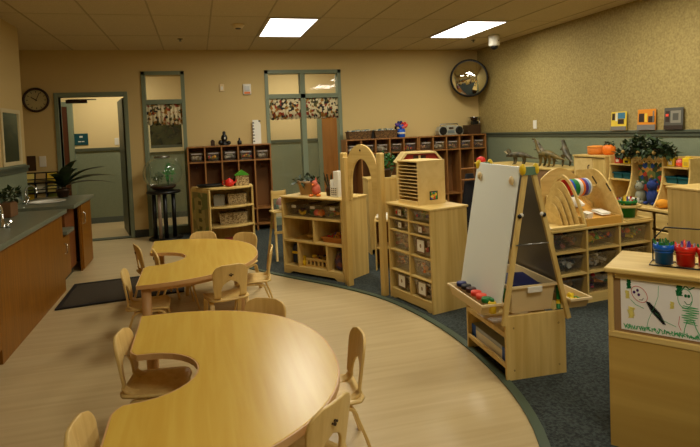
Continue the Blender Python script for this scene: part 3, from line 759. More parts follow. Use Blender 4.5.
MB().tube([(.09,.0,.0),(.105,0,.12)],.008).build('arm',steel,t)

# ================================================================== LEFT CURVED SHELF
LA=(.125,7.14,0); ra=0.0
t=thing('curved_shelf','maple end shelf with rounded open shelves and side poster, behind the far table','shelf',LA,ra)
Wd,Dd,Hh=.55,.50,.78
sk=Matrix.Translation((0,0,0))@Matrix.Rotation(math.radians(26),4,'Z')
MB().box(-.02,0,0,.52,0,Hh-.02,m=sk).build('side_panel',maple,t,bevel=.002)
MB().prism([(-.235,.455),(Wd,.40),(Wd,.42),(-.235,.475)],'z',0,Hh-.02).build('back',maple,t); boxed(Wd-.025,Wd,.14,.40,0,Hh-.02).build('side_panel',maple,t)
def bowf(): return [(-.23,.46),(0,.0)]+[(Wd*k/10,-.045*math.sin(PI*k/10)+.13*(k/10)**3) for k in range(1,10)]+[(Wd,.13),(Wd,.41)]
for z,nm in ((Hh-.02,'top'),(.52,'shelf'),(.27,'shelf'),(.04,'bottom_shelf')):
    MB().prism(bowf(),'z',z,z+.02).build(nm,maple_h,t,bevel=.003)
MB().box(-.0235,-.0205,.04,.47,.06,.72,m=sk).build('poster',patterned('pale growth poster',[(160,150,86),(120,126,70),(170,156,96),(140,130,76)],9),t)
for k in range(5): MB().box(-.0245,-.0235,.22,.30,.12+.11*k,.17+.11*k,m=sk).build('poster_mark',mat('poster mark',(96,90,50),.8),t)
def onA(x,y,z): return at(LA,ra,(x,y,z))
t=thing('black_tray','long black oval tray on top of the shelves behind the far table','tray',onA(.02,.26,.78),ra)
mb=MB(); m_=Matrix.Diagonal((1.5,.9,1,1)); mb.lathe([(.10,0),(.118,.02),(.125,.035),(.112,.035),(.10,.012)],n=32,m=m_); mb.build('body',black,t); 
t=thing('red_teapot','small shiny red teapot on the curved shelf','teapot',onA(.25,.16,.78),ra)
MB().lathe([(.03,0),(.055,.015),(.06,.05),(.045,.085),(.02,.095),(.012,.11)]).build('body',red,t); MB().tube([(.05,0,.04),(.085,0,.06),(.095,0,.09)],[.012,.009,.007]).build('spout',red,t)
MB().tube([(-.05,0,.08),(-.085,0,.075),(-.085,0,.035),(-.05,0,.03)],.007).build('handle',red,t); MB().sph((0,0,.115),.012).build('knob',black,t)
t=thing('toy_house','woven toy house with a bright green roof on the curved shelf','toy house',onA(.42,.24,.78),ra)
boxed(-.085,.085,-.06,.06,0,.135).build('walls',wicker,t,bevel=.006); MB().prism([(-.095,.135),(.095,.135),(.0,.205)],'y',-.07,.07).build('roof',col('leaf green',70,150,30),t)
t=thing('dark_dome_lid','dark domed lid behind the red teapot on the curved shelf','lid',onA(.34,.36,.78),ra)
MB().lathe([(.075,0),(.07,.05),(.045,.085),(.01,.10)]).build('body',black,t); MB().sph((0,0,.105),.012).build('knob',black,t)
wbasket('wicker_basket','pale wicker basket on the middle shelf of the curved shelf, right side',*onA(.34,.24,.54),.24,.18,.14,wicker,0,None,ra)
wbasket('wicker_basket','larger pale wicker basket with raised corners on the lower shelf of the curved shelf',*onA(.28,.24,.29),.36,.22,.15,wicker,0,None,ra)
wbasket('metal_basket','small grey wire basket on the middle shelf of the curved shelf, left side',*onA(.11,.22,.54),.14,.16,.13,mat('grey wire',(140,136,120),.5),1,MATS['coloured file tabs'],ra)
solo('pink_folder',boxed(-.12,.12,-.08,.08,0,.035),pink,'flat pink folder on the bottom shelf of the curved shelf','folder',None,onA(.28,.22,.06),ra,.004)

# ================================================================== FISH BOWL
t=thing('plant_stand','round black plant stand with four posts under the glass bowl','stand',(-.50,8.28,0))
MB().lathe([(.23,0),(.23,.025),(.20,.035)],n=36).build('base',black,t); MB().lathe([(.20,.655),(.235,.665),(.235,.69),(.21,.70)],n=36).build('top',black,t)
for dx,dy in ((-.13,-.08),(.13,-.06),(.02,-.15),(0,.14)): MB().lathe([(.028,.03),(.028,.66)],dx,dy,0,n=16).build('post',black,t)
MB().lathe([(.024,.03),(.024,.66)],-.055,-.145,0,n=14).build('post',mat('reflection streak',(150,130,110),.25),t)  # pale column stands in for a light reflection on the black stand
t=thing('glass_bowl','large round glass bowl terrarium with green plants on the black stand','bowl',(-.50,8.28,.703))
rb=.27; MB().lathe([(.12,0)]+[(rb*math.sin(a),.245-.245*math.cos(a)) for a in [PI*k/20 for k in range(4,18)]]+[(.10,.465)],n=40,caps=False).build('glass',bowlglass,t)
MB().lathe([(.13,.008),(.175,.04),(.18,.07)],n=30).build('gravel',darkbrown,t)
MB().lathe([(.105,.455),(.11,.48),(.10,.488)],n=28).build('lid',steel,t)
small_leaves(130,.07,.07,.14,.035,R_,(.09,-.02,.25)).build('plant',mat('vivid leaf',(30,140,40),.5),t); small_leaves(80,.07,.06,.09,.03,R_,(-.07,0,.18)).build('plant',leaf,t)
MB().tube([(.07,0,.07),(.075,0,.34)],.012).tube([(-.07,0,.06),(-.06,0,.2)],.01).build('stem',leaf,t)

# ================================================================== WHITE-FRONT SHELF (B) AND ARCH
LB=(.80,5.64,0); rb_=math.radians(-53.4); WB=.80; DB=.40; HB=.80
t=thing('toy_shelf','maple toy shelf with clear bin row and open cells, plant and cardinal on top','shelf',LB,rb_)
def onB(x,y,z): return at(LB,rb_,(x,y,z))
boxed(0,.018,0,DB,0,HB-.018).build('side_panel',maple,t,bevel=.003); boxed(WB-.018,WB,0,DB,0,HB-.018).build('side_panel',maple,t,bevel=.003)
boxed(-.01,WB+.01,-.012,DB+.01,HB-.018,HB).build('top',maple_h,t,bevel=.005); boxed(.018,WB-.018,DB-.012,DB-.004,.07,HB-.018).build('back',maple,t)
for z,n_ in ((.575,'shelf'),(.335,'shelf'),(.07,'bottom_shelf')): boxed(.018,WB-.018,.002,DB-.012,z,z+.018).build(n_,maple_h,t)
boxed(.42,.436,.004,DB-.012,.353,.575).build('divider',maple,t); boxed(.20,.216,.004,DB-.012,.088,.335).build('divider',maple,t); boxed(.58,.596,.004,DB-.012,.088,.335).build('divider',maple,t)
MB().prism([(.018,0),(.08,0),(.12,.03),(WB-.12,.03),(WB-.08,0),(WB-.018,0),(WB-.018,.07),(.018,.07)],'y',.0,.018).build('kick_rail',maple_h,t)
for k,(nm) in enumerate(['left','middle','right']):
    x=.145+.255*k
    b=bin_thing('clear_tray_bin','clear bin with white label, %s of three under the toy shelf top'%nm,onB(x,.19,.595),rb_,.235,.30,.125,clearbin,clearbin,group='clear bins of the toy shelf')
    boxed(-.03,.03,-.156,-.153,.085,.112).build('label_card',white,b)
def fruit(name,label,x,y,z,r,m,kind='round',cat='toy fruit'):
    t=thing(name,label,cat,onB(x,y,z),rb_)
    if kind=='round': MB().sph((0,0,r),(r,r,r*.95)).build('body',m,t); MB().tube([(0,0,r*1.85),(.004,0,r*2.15)],.003).build('stem',leaf,t)
    elif kind=='banana': 
        MB().tube([(-.05+.1*k/8,0,.018+.035*(2*(k/8)-1)**2) for k in range(9)],[.006,.013,.016,.018,.018,.018,.016,.012,.006]).build('body',m,t); MB().sph((.05,0,.055),.006).build('stem',darkbrown,t)
    return t
fruit('toy_apple','green toy apple in the middle clear bin of the toy shelf',.345,.10,.60,.034,leafb)
fruit('toy_orange','reddish toy orange between the green apple and the bright orange',.41,.09,.60,.036,coral)
fruit('toy_orange','bright orange toy fruit at the right of the middle clear bin',.475,.085,.60,.038,orange)
fruit('toy_banana','yellow toy banana in the left clear bin of the toy shelf',.215,.09,.60,.03,yellow,'banana')
heap('toy_food','mixed toy food in the right clear bin of the toy shelf',onB(.655,.17,.60),rb_,.2,.24,.07,toymix,26,.02,4)
heap('toy_food','dark toy food pieces in the left clear bin of the toy shelf',onB(.12,.2,.60),rb_,.14,.2,.06,toydark,16,.02,14)
solo('wooden_dish',MB().lathe([(.05,0),(.085,.03),(.09,.045),(.08,.04),(.05,.012)],n=24),maple_h,'shallow wooden dish in the left cell of the middle row of the toy shelf','dish',None,onB(.29,.18,.354),rb_)
wbasket('bead_basket','low orange brown basket of beads in the middle row of the toy shelf',*onB(.62,.16,.354),.26,.2,.055,col('orange brown',176,110,44),0,None,rb_)
heap('beads','mixed beads piled in the orange brown basket',onB(.62,.16,.36),rb_,.22,.16,.085,toymix,50,.018,6)
t=thing('blue_pouch','dark blue pouch with a yellow strap in the lower left cell of the toy shelf','pouch',onB(.105,.15,.09),rb_)
MB().prism([(-.055,0),(.055,0),(.06,.15),(.04,.20),(-.04,.20),(-.06,.15)],'y',-.06,.06).build('body',mat('blue cloth',(44,56,90),.8),t,bevel=.012); boxed(-.058,.058,-.064,-.06,.10,.125).build('strap',yellow,t)
t=thing('toy_crate','small wooden slatted crate of toys in the lower middle cell of the toy shelf','crate',onB(.40,.13,.09),rb_)
boxed(-.14,.14,-.07,.07,0,.015).build('base',maple_h,t); boxed(-.14,.14,-.07,-.06,.06,.085).build('rail',maple_h,t); boxed(-.14,.14,.06,.07,.06,.085).build('rail',maple_h,t)
for k in range(6): boxed(-.14+.052*k,-.12+.052*k,-.07,-.06,.015,.07).build('slat',maple_h,t)
heap('toy_figures','yellow and black toy figures standing in the wooden slatted crate',onB(.40,.13,.106),rb_,.22,.09,.11,patterned('yellow black toys',[(230,190,40),(40,30,40),(230,120,60),(60,60,110)],30),30,.02,8)
t=thing('orange_figure','small orange toy figure at the right end of the wooden crate','toy figure',onB(.555,.07,.09),rb_); MB().lathe([(.02,0),(.022,.04),(.012,.06)]).sph((0,0,.075),.016).build('body',orange,t); MB().sph((0,0,.088),(.017,.017,.008)).build('cap',yellow,t)
t=thing('yellow_figure','small yellow toy figure at the left end of the wooden crate','toy figure',onB(.235,.07,.09),rb_); MB().lathe([(.02,0),(.022,.045),(.012,.065)]).sph((0,0,.08),.016).build('body',yellow,t); MB().sph((0,0,.093),(.017,.017,.008)).build('cap',yellow,t)
t=thing('purple_bag','dark purple mesh bag in the lower right cell of the toy shelf','bag',onB(.685,.13,.09),rb_); MB().lathe([(.05,0),(.075,.03),(.08,.10),(.05,.17),(.02,.19)]).build('body',patterned('purple mesh',[(80,60,80),(60,50,90),(120,70,60),(90,80,70)],22),t); MB().tube([(-.02,0,.18),(0,0,.215),(.02,0,.18)],.005).build('tie',navy,t)
# on top
t=thing('potted_plant','leafy plant in a ribbed terracotta pot on the toy shelf','plant',onB(.20,.19,HB),rb_)
pot(.07,.092,.145).build('pot',terracotta,t); small_leaves(70,.14,.12,.035,.05,R_,(0,0,.165),.03).build('foliage',leaf,t)
t=thing('toy_cardinal','pink red plush bird with yellow feet on the toy shelf','plush toy',onB(.385,.12,HB),rb_+.5)
MB().sph((0,0,.065),(.045,.055,.06)).sph((-.01,-.02,.125),(.032,.036,.034)).add([(-.01,0,.15),(.01,.03,.15),(-.01,.04,.19)],[(0,1,2),(2,1,0)]).build('body',mat('pink red plush',(200,104,80),.9),t)
MB().tube([(-.02,-.05,.122),(-.025,-.075,.115)],[.012,.002]).build('beak',orange,t); [MB().sph((q,-.058,.012),(.025,.035,.012)).build('foot',orange,t) for q in (-.04,.035)]; MB().tube([(.0,.04,.05),(.02,.09,.03)],[.02,.012]).build('tail',mat('pink red plush',(200,104,80),.9),t)
t=thing('dried_grass_vase','dark bundle of brown and green stems between the plush bird and the white holder','vase',onB(.51,.20,HB),rb_)
MB().lathe([(.045,0),(.05,.06),(.04,.09)]).build('vase',darkbrown,t); mb=MB()
for k in range(16): a=k*.7; mb.tube([(.02*math.cos(a),.02*math.sin(a),.06),(.07*math.cos(a),.06*math.sin(a),.20+.03*math.sin(k))],[.007,.004],5)
mb.build('stems',mat('dry stems',(64,48,26),.8,noise=(20,.1,(50,60,30))),t)
t=thing('white_holder','white perforated upright file holder beside the arch post on the toy shelf','file holder',onB(.645,.17,HB),rb_)
mb=MB(); mb.box(-.05,.05,-.08,.08,0,.01); mb.box(-.05,-.044,-.08,.08,.01,.17); mb.box(.044,.05,-.08,.08,.01,.17); mb.box(-.044,.044,.074,.08,.01,.17); mb.box(-.044,.044,-.08,-.074,.01,.10); mb.build('body',white,t)
for k in range(4):
    for j in range(3): boxed(-.035+.024*j,-.022+.024*j,-.082,-.079,.02+.02*k,.03+.02*k).build('slot',darkbrown,t)
boxed(-.03,.03,-.05,.05,.012,.25).build('papers',paper,t)

# arch gate between shelf and cube cabinet
P1=(1.300,4.93); P2=(1.500,4.47); ang=math.atan2(P2[1]-P1[1],P2[0]-P1[0]); LG=math.hypot(P2[0]-P1[0],P2[1]-P1[1])
t=thing('arch_gateway','maple arch between two tall square posts, linking the toy shelf to the bin cabinet','arch',(P1[0],P1[1],0),ang)
for x in (0,LG): boxed(x-.026,x+.026,-.028,.028,0,1.24).build('post',maple,t,bevel=.010)
boxed(.030,.062,-.045,.015,0,1.20).build('post',maple,t,bevel=.006)
n=24; c=LG/2; out=[(c+(LG/2-.026)*math.cos(PI*k/n),1.03+.285*math.sin(PI*k/n)) for k in range(n+1)]; inn=[(c+(LG/2-.11)*math.cos(PI*k/n),.96+.225*math.sin(PI*k/n)) for k in range(n+1)]
out=[(LG-.026,.80)]+out+[(.026,.80)]; inn=[(LG-.105,.80)]+inn+[(.105,.80)]
MB().ring(out,inn,'y',-.01,.01,closed=False).build('arch_board',maple_h,t,bevel=.002)
MB().lathe([(.010,-.012),(.010,.012)],n=12,m=Matrix.Translation((c,0,1.262))@Matrix.Rotation(PI/2,4,'X')).build('hole_plug',darkbrown,t)

# ================================================================== CUBE CABINET (C)
LC=(1.55,4.45,0); rc=math.radians(-76.5); WC=.60; DC=.36; HC=.82
LC=(1.535,4.43,0)
def onC(x,y,z): return at(LC,rc,(x,y,z))
t=thing('bin_cabinet','maple cabinet with two columns of clear picture bins, sorter box on top','cabinet',LC,rc)
for x,n_ in ((0,'side_panel'),(WC-.018,'side_panel'),(WC/2-.009,'divider')): boxed(x,x+.018,0 if n_!='divider' else .004,DC,0 if n_!='divider' else .09,HC-.02).build(n_,maple,t,bevel=.002)
boxed(-.01,WC+.01,-.012,DC+.01,HC-.02,HC).build('top',maple_h,t,bevel=.006); boxed(.018,WC-.018,DC-.012,DC-.002,.07,HC-.02).build('back',maple,t)
zs=[.075,.245,.415,.585,.685]
for z in zs[1:]: boxed(.018,WC-.018,.003,DC-.012,z,z+.012).build('shelf',maple_h,t)
boxed(.018,WC-.018,.003,DC-.012,zs[0],zs[0]+.016).build('bottom_shelf',maple_h,t)
MB().prism([(.018,.015),(.06,0),(.10,.02),(WC-.10,.02),(WC-.06,0),(WC-.018,.015),(WC-.018,.075),(.018,.075)],'y',.004,.02).build('kick_rail',maple_h,t)
rown=['bottom','second','third','fourth','top']; hs=[.135,.145,.145,.075,.085]
cbins={}
for r in range(5):
    for c_ in range(2):
        loc=onC(.162+c_*.282,.17,zs[r]+.0165)
        l='clear picture bin in the %s row, %s column of the bin cabinet'%(rown[r],['left','right'][c_])
        bin_thing('clear_bin',l,loc,rc,.245,.30,hs[r],clearbin if r in (1,2,4) else darkbin,clearbin,card={0:.115,2:.115 if c_ else None,3:.055,4:.06 if not c_ else None}.get(r),group='clear bins of the bin cabinet')
        m_=[toydark,patterned('orange brown toys',[(220,120,40),(230,170,60),(120,60,40),(80,60,70),(200,160,120)],16),patterned('tan red toys',[(190,120,70),(150,70,50),(90,80,60),(210,170,110)],30),toydark,toymix][r]
        heap('small_toys','jumble of small toys inside the %s row, %s column bin of the bin cabinet'%(rown[r],['left','right'][c_]),onC(.162+c_*.282,.165,zs[r]+.022),rc,.23,.29,hs[r]*1.0,m_,56,.028,r*2+c_)
# sorter box
t=thing('paper_sorter','pale wooden paper sorter box with eleven slots and a colourful sticker, on the bin cabinet','sorter',onC(.10,.05,HC),rc)
w,d,h=.29,.27,.345
SX=w
boxed(0,.012,0,d,0,h).build('side_panel',plywood,t); boxed(SX-.012,SX,0,d,0,h).build('side_panel',plywood,t); boxed(0,SX,-.002,d+.002,h,h+.012).build('top',plywood,t,bevel=.002); boxed(.012,SX-.012,d-.012,d,0,h).build('back',plywood,t); boxed(.012,SX-.012,0,d-.012,0,.03).build('base',plywood,t)
for k in range(10): boxed(.012,SX-.012,.004,d-.012,.055+.0285*k,.061+.0285*k).build('slot_shelf',plywood,t)
o=boxed(SX+.0,SX+.002,.11,.19,.035,.105).build('sticker',black,t); boxed(SX+.002,SX+.003,.118,.182,.042,.098).build('picture',patterned('sticker print',[(40,150,60),(220,60,40),(230,200,60),(90,110,200),(220,150,60)],60),o)
# ================================================================== BEHIND THE ARCH AND BIN CABINET
t=thing('play_cabinet','tall narrow maple cabinet seen through the arch opening, plant on top','cabinet',(1.86,6.0,0),-.1)
for a,n_ in (((0,.02,0,.32,0,.86),'side_panel'),((.40,.42,0,.32,0,.86),'side_panel'),((-.005,.425,-.005,.33,.86,.88),'top')): boxed(*a).build(n_,maple,t)
boxed(.02,.40,.0,.018,.06,.86).build('door',maple,t,bevel=.003); boxed(.02,.40,.30,.32,.0,.86).build('back',maple,t)
t=thing('potted_plant','bright green leafy plant rising behind the right post of the arch','plant',(2.13,6.14,.88))
pot(.06,.08,.10).build('pot',darkbrown,t); small_leaves(120,.12,.12,.12,.05,R_,(0,0,.19)).build('foliage',leafb,t)
t=thing('low_stand','low dark sided maple stand with a white cloth on top, seen below the arch opening','stand',(1.69,5.30,0),-.35)
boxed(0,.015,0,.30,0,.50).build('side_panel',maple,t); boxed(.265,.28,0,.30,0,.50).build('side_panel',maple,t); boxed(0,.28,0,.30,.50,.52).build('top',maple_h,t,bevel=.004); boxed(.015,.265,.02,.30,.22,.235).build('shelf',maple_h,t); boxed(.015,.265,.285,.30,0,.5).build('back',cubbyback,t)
mb=MB(); vs=[];fs=[]
for j in range(9):
    for i in range(9): vs.append((.02+.24*i/8,.02+.24*j/8,.524+.02*math.sin(i*1.3)*math.cos(j*1.1)+.02))
for j in range(8):
    for i in range(8): a=j*9+i; fs.append((a,a+1,a+10,a+9))
o=mb.add(vs,fs,True).build('folded_cloth',mat('white cloth',(226,220,200),.9)); o.location=(1.69,5.30,0); o.rotation_euler=(0,0,-.35); tag(o,'crumpled white cloth lying on the low maple stand behind the arch','cloth'); o.modifiers.new('s','SOLIDIFY').thickness=.02
t=thing('wooden_high_chair','small wooden doll high chair with slanted legs, left of the toy shelf','chair',(.90,6.36,0),.15)
for sx in (-1,1):
    MB().tube([(sx*.13,-.20,0),(sx*.09,-.04,.55)],.014).build('leg',maple,t); MB().tube([(sx*.13,.16,0),(sx*.09,.04,.55)],.014).build('leg',maple,t); MB().tube([(sx*.09,.05,.53),(sx*.08,.09,.78)],.012).build('back_post',maple,t)
boxed(-.12,.12,-.08,.10,.53,.55).build('seat',maple_h,t,bevel=.005); boxed(-.09,.09,.075,.09,.68,.77).build('backrest',maple_h,t,bevel=.004); boxed(-.13,.13,-.13,-.12,.30,.33).build('footrest',maple_h,t)
o=MB().sph((0,-.01,.075),(.06,.05,.075)).build('doll_cloth',patterned('blue white cloth',[(120,170,190),(220,210,190),(160,120,110),(200,210,210)],14)); o.location=(.90,6.35,.552); tag(o,'bundle of blue and white patterned cloth sitting on the wooden doll high chair','cloth')
# barn doll house on a low cabinet
LD=(2.05,5.42,0); rd=-.18
t=thing('low_cabinet','low maple cabinet under the red roofed toy barn','cabinet',LD,rd)
for a,n_ in (((0,.02,0,.36,0,.635),'side_panel'),((.46,.48,0,.36,0,.635),'side_panel'),((-.005,.485,-.005,.37,.635,.655),'top'),((.02,.46,.34,.36,0,.635),'back'),((.02,.46,0,.34,.30,.32),'shelf'),((.02,.46,0,.34,.05,.07),'shelf')): boxed(*a).build(n_,maple,t)
t=thing('toy_barn','wooden toy barn with a red gambrel front behind the paper sorter','toy barn',at(LD,rd,(.0,.02,.655)),rd)
boxed(0,.012,0,.30,0,.42).build('wall',maple,t); boxed(.43,.442,0,.30,0,.42).build('wall',maple,t); boxed(.012,.43,.288,.30,0,.42).build('wall',maple,t); boxed(.012,.43,.0,.288,.20,.212).build('floor_board',maple_h,t); boxed(0,.442,0,.30,-.0,.012).build('floor_board',maple_h,t)
rf=[(-.03,.42),(.06,.53),(.38,.53),(.472,.42)]
MB().prism([(-.005,.42),(.075,.515),(.365,.515),(.447,.42)],'y',.02,.035).build('gable_front',redpaint,t)
MB().ring(rf,[(.0,.42),(.07,.515),(.37,.515),(.442,.42)],'y',-.01,.30,closed=False).build('roof',plywood,t)
for x in (.14,.22): boxed(x,x+.055,.015,.02,.435,.495).build('window',darkbrown,t); 
boxed(.198,.218,.013,.02,.435,.495).build('post',plywood,t)
# dress-up rack with coats
t=thing('coat_stand','wooden coat stand post behind the easel holding dress-up clothes','coat stand',(2.95,5.36,0))
MB().tube([(0,0,.86),(-.23,-.38,.86)],.010).box(-.02,.02,-.02,.02,.04,1.06).build('post',cubbywood,t,bevel=.004); MB().box(-.2,.2,-.02,.02,0,.04).box(-.02,.02,-.2,-.02,0,.04).box(-.02,.02,.02,.2,0,.04).build('foot',cubbywood,t)
for z in (.98,.86): MB().tube([(-.24,0,z),(.1,0,z)],.010).build('peg',cubbywood,t)
def hanging(name,label,x,y,z0,z1,w,m,rz,s):
    r=random.Random(s); vs=[];fs=[]; n=26;K=8
    for k in range(K+1):
        q=k/K; z=z1-(z1-z0)*q; ww=w*(.45+.55*min(1,q*2.2))
        for i in range(n):
            a=2*PI*i/n; f=1+.16*math.sin(a*5+s)*q
            vs.append((ww*math.cos(a)*f,ww*.42*math.sin(a)*f,z))
    for k in range(K):
        for i in range(n): j=(i+1)%n; fs.append((k*n+i,(k+1)*n+i,(k+1)*n+j,k*n+j))
    fs.append(tuple(range(n)))
    o=MB().add(vs,fs,True).build(name,m); o.location=(x,y,0); o.rotation_euler=(0,0,rz); tag(o,label,'clothes'); return o
hanging('black_coat','black coat hanging on the wooden stand between the bin cabinet and the easel',2.84,5.42,.02,.92,.13,mat('black cloth',(18,16,20),.9),.3,1)
hanging('lilac_robe','pale lilac robe hanging in front of the black coat beside the easel',2.72,4.98,.02,.87,.06,lilac,.2,2)
t=thing('red_hat','small red hat on the wooden stand post behind the easel top','hat',(2.95,5.36,1.03)); MB().sph((.0,-.0,.03),(.05,.05,.045)).build('crown',red,t); MB().lathe([(.07,-.0),(.072,.008)]).build('brim',yellow,t)

# ================================================================== EASEL
LE=(1.60,2.69,0); re=math.radians(-3)
def onE(x,y,z): return at(LE,re,(x,y,z))
t=thing('storage_bench','low maple storage base under the easel with an open shelf','storage base',LE,re)
WE,DE,HE=.375,.52,.37
boxed(0,WE,0,.018,0,HE).build('end_panel',maple,t,bevel=.003); boxed(0,WE,DE-.018,DE,0,HE).build('end_panel',maple,t,bevel=.003)
boxed(.015,WE-.015,.018,DE-.018,.06,.078).build('bottom_shelf',maple_h,t); boxed(.015,WE-.015,.018,DE-.018,.235,.25).build('shelf',maple_h,t); boxed(.0,.014,.018,DE-.018,.25,.275).build('rail',maple_h,t); boxed(.0,.014,.018,DE-.018,.078,.10).build('rail',maple_h,t); boxed(WE-.015,WE,.018,DE-.018,.06,.30).build('back',maple,t)
for k,(x,z) in enumerate(((.05,.30),(.33,.30),(.05,.06),(.33,.06))): MB().lathe([(.006,-.002),(.006,.0)],n=10,m=Matrix.Translation((x,0,z))@Matrix.Rotation(PI/2,4,'X')).build('screw',darkbrown,t)
t=thing('paper_pad','stack of white drawing paper with blue edges on the easel base shelf','paper',onE(.17,.30,.079),re)
boxed(-.14,.13,-.24,.24,0,.06).build('sheets',paper,t); boxed(-.143,-.14,-.245,-.20,0,.085).build('blue_label',blue,t); boxed(-.143,-.14,.15,.24,0,.085).build('blue_label',blue,t); boxed(-.14,.12,-.245,.24,.062,.085).build('cover',mat('pale blue cover',(170,180,200),.5),t)
AX0,AX1=.165,.165; AZ=1.19
t=thing('easel','double sided easel with a white board, yellow hinges and cream paint trays','easel',LE,re)
for y in (-.012,.532):
    for (fx,nm) in ((-.015,'leg'),(.385,'leg')):
        d=Vector((fx-AX0,0,.33-AZ)); L=d.length; m_=Matrix.Translation((AX0+(.02 if fx>AX0 else -.02),y,AZ))@d.to_track_quat('-Z','Y').to_matrix().to_4x4()
        MB().box(-.013,.013,-.011,.011,-L,0,m=Matrix.Translation((AX0+(.02 if fx>AX0 else -.02),y,AZ))@Matrix.Rotation(math.atan2(-(d.x-(.02 if fx>AX0 else -.02)),-d.z)*1.0,4,'Y')).build(nm,maple,t,bevel=.002)
    hg=MB().prism([(AX0-.045,AZ-.035),(AX0+.045,AZ-.035),(AX0+.03,AZ+.01),(AX0-.03,AZ+.01)],'y',y-.016,y+.016).build('hinge_plate',mat('grey green plastic',(100,130,100),.5),t)
    for sx in (-1,1): MB().sph((AX0+sx*.04,y,AZ-.005),(.016,.026,.034)).build('hinge_knob',yellow,t)
    for sx in (-1,1): MB().sph((AX0+sx*(.075),y-.016,AZ-.26),(.013,.010,.013)).build('knob',black,t); MB().sph((AX0+sx*(.062),y-.014,AZ-.255),(.012,.009,.012)).build('knob_washer',white,t)
    MB().tube([(AX0-.10,y-.012,AZ-.42),(AX0+.10,y-.012,AZ-.42)],.004).build('spreader',steel,t)
def slab(side,z0,z1,y0,y1,th,offn):
    """panel lying along one slope of the A frame"""
    sl=(-.015-AX0+.02)/(AZ-.33) if side<0 else (.385-AX0-.02)/(AZ-.33)
    def X(z): return AX0+side*.02+sl*(AZ-z)
    return MB().prism([(X(z0)+side*offn,z0),(X(z1)+side*offn,z1),(X(z1)+side*(offn+th),z1),(X(z0)+side*(offn+th),z0)],'y',y0,y1),X
mbx,XF=slab(-1,.43,1.20,.012,.545,.008,.016); mbx.build('white_board',board,t,bevel=.002)
mbx,_=slab(1,.44,1.18,.0,.52,.006,.012); mbx.build('grey_board',greyboard,t)
for yy in (.07,.47): MB().sph((XF(1.12)-.032,yy,1.12),(.012,.022,.026)).build('clip_knob',cream,t)
def tray(side,x,nm):
    mb=MB(); w,l,h=.125,.47,.062; 
    mb=bin_geo(w,l,h,.86); o=mb.build('paint_tray',cream,t); o.location=(x,.245 if side<0 else .18,.385); rim_geo(w,l,h,.007).build('rim',cream,o)
tray(-1,-.070,'l'); tray(1,.44,'r')
for k,(nm,m_) in enumerate((('green',green),('coral red',coral),('second coral red',mat('coral deep',(236,70,48),.45)),('dark maroon',mat('maroon',(60,24,24),.45)),('black',mat('blackish lid',(22,20,30),.45)),('dark blue',navy))):
    tt=thing('paint_cup','clear paint cup with a %s lid in the left easel tray'%nm,'paint cup',onE(-.070,.075+.069*k,.391),re,'paint cups in the easel tray')
    MB().lathe([(.024,0),(.028,.05),(.027,.052)],n=18).build('cup',mat('cup plastic',(190,160,120),.3),tt); MB().lathe([(.031,.05),(.032,.066),(.029,.074),(.014,.076)],n=20).build('lid',m_,tt)
t=thing('open_bin','cream plastic bin with an upturned lip holding dark blue cloths on the easel base','bin',onE(.18,.235,HE+.0),re)
t.location=onE(.185,.24,.371)
bin_geo(.275,.46,.16,.88).build('body',cream,t); rim_geo(.275,.46,.16,.012).build('rim',cream,t); boxed(-.045,.045,-.248,-.238,.12,.153).build('label_card',white,t,bevel=.002)
o=MB().box(-.10,.10,-.20,.05,.10,.125,m=T((0,0,0),.2)).box(-.09,.10,-.16,.1,.125,.145,m=T((0,0,0),-.15)).build('folded_cloths',navy); o.location=onE(.185,.24,.371); o.rotation_euler=(0,0,re); tag(o,'dark blue cloths folded inside the cream bin on the easel base','cloth')
for i,(x,l) in enumerate(((.018,'green and yellow brush bundle at the left of the cream bin'),(.352,'green and yellow brush bundle at the right of the cream bin'))):
    tt=thing('paint_brush','thick '+l,'brush',onE(x,.030,.371),re,'brush bundles beside the cream bin')
    MB().tube([(0,0,0),(0,.0,.12)],.012).build('handle',green,tt); MB().tube([(0,-.0,.03),(0,0,.055)],.0135).build('band',yellow,tt); MB().sph((0,0,.13),(.013,.010,.022)).build('tip',leafb,tt)
heap('yellow_toys','yellow and green pieces lying in the right easel tray',onE(.44,.08,.389),re,.09,.2,.05,patterned('yellow green bits',[(230,200,30),(226,190,40),(20,120,50)],30),16,.02,41)
tt=thing('yellow_cup','small yellow paint pot beside the green lid at the near end of the left tray','paint cup',onE(-.06,.03,.391),re); MB().lathe([(.02,0),(.024,.055),(.018,.065)]).build('body',yellow,tt); MB().lathe([(.012,.065),(.01,.08)]).build('cap',green,tt)

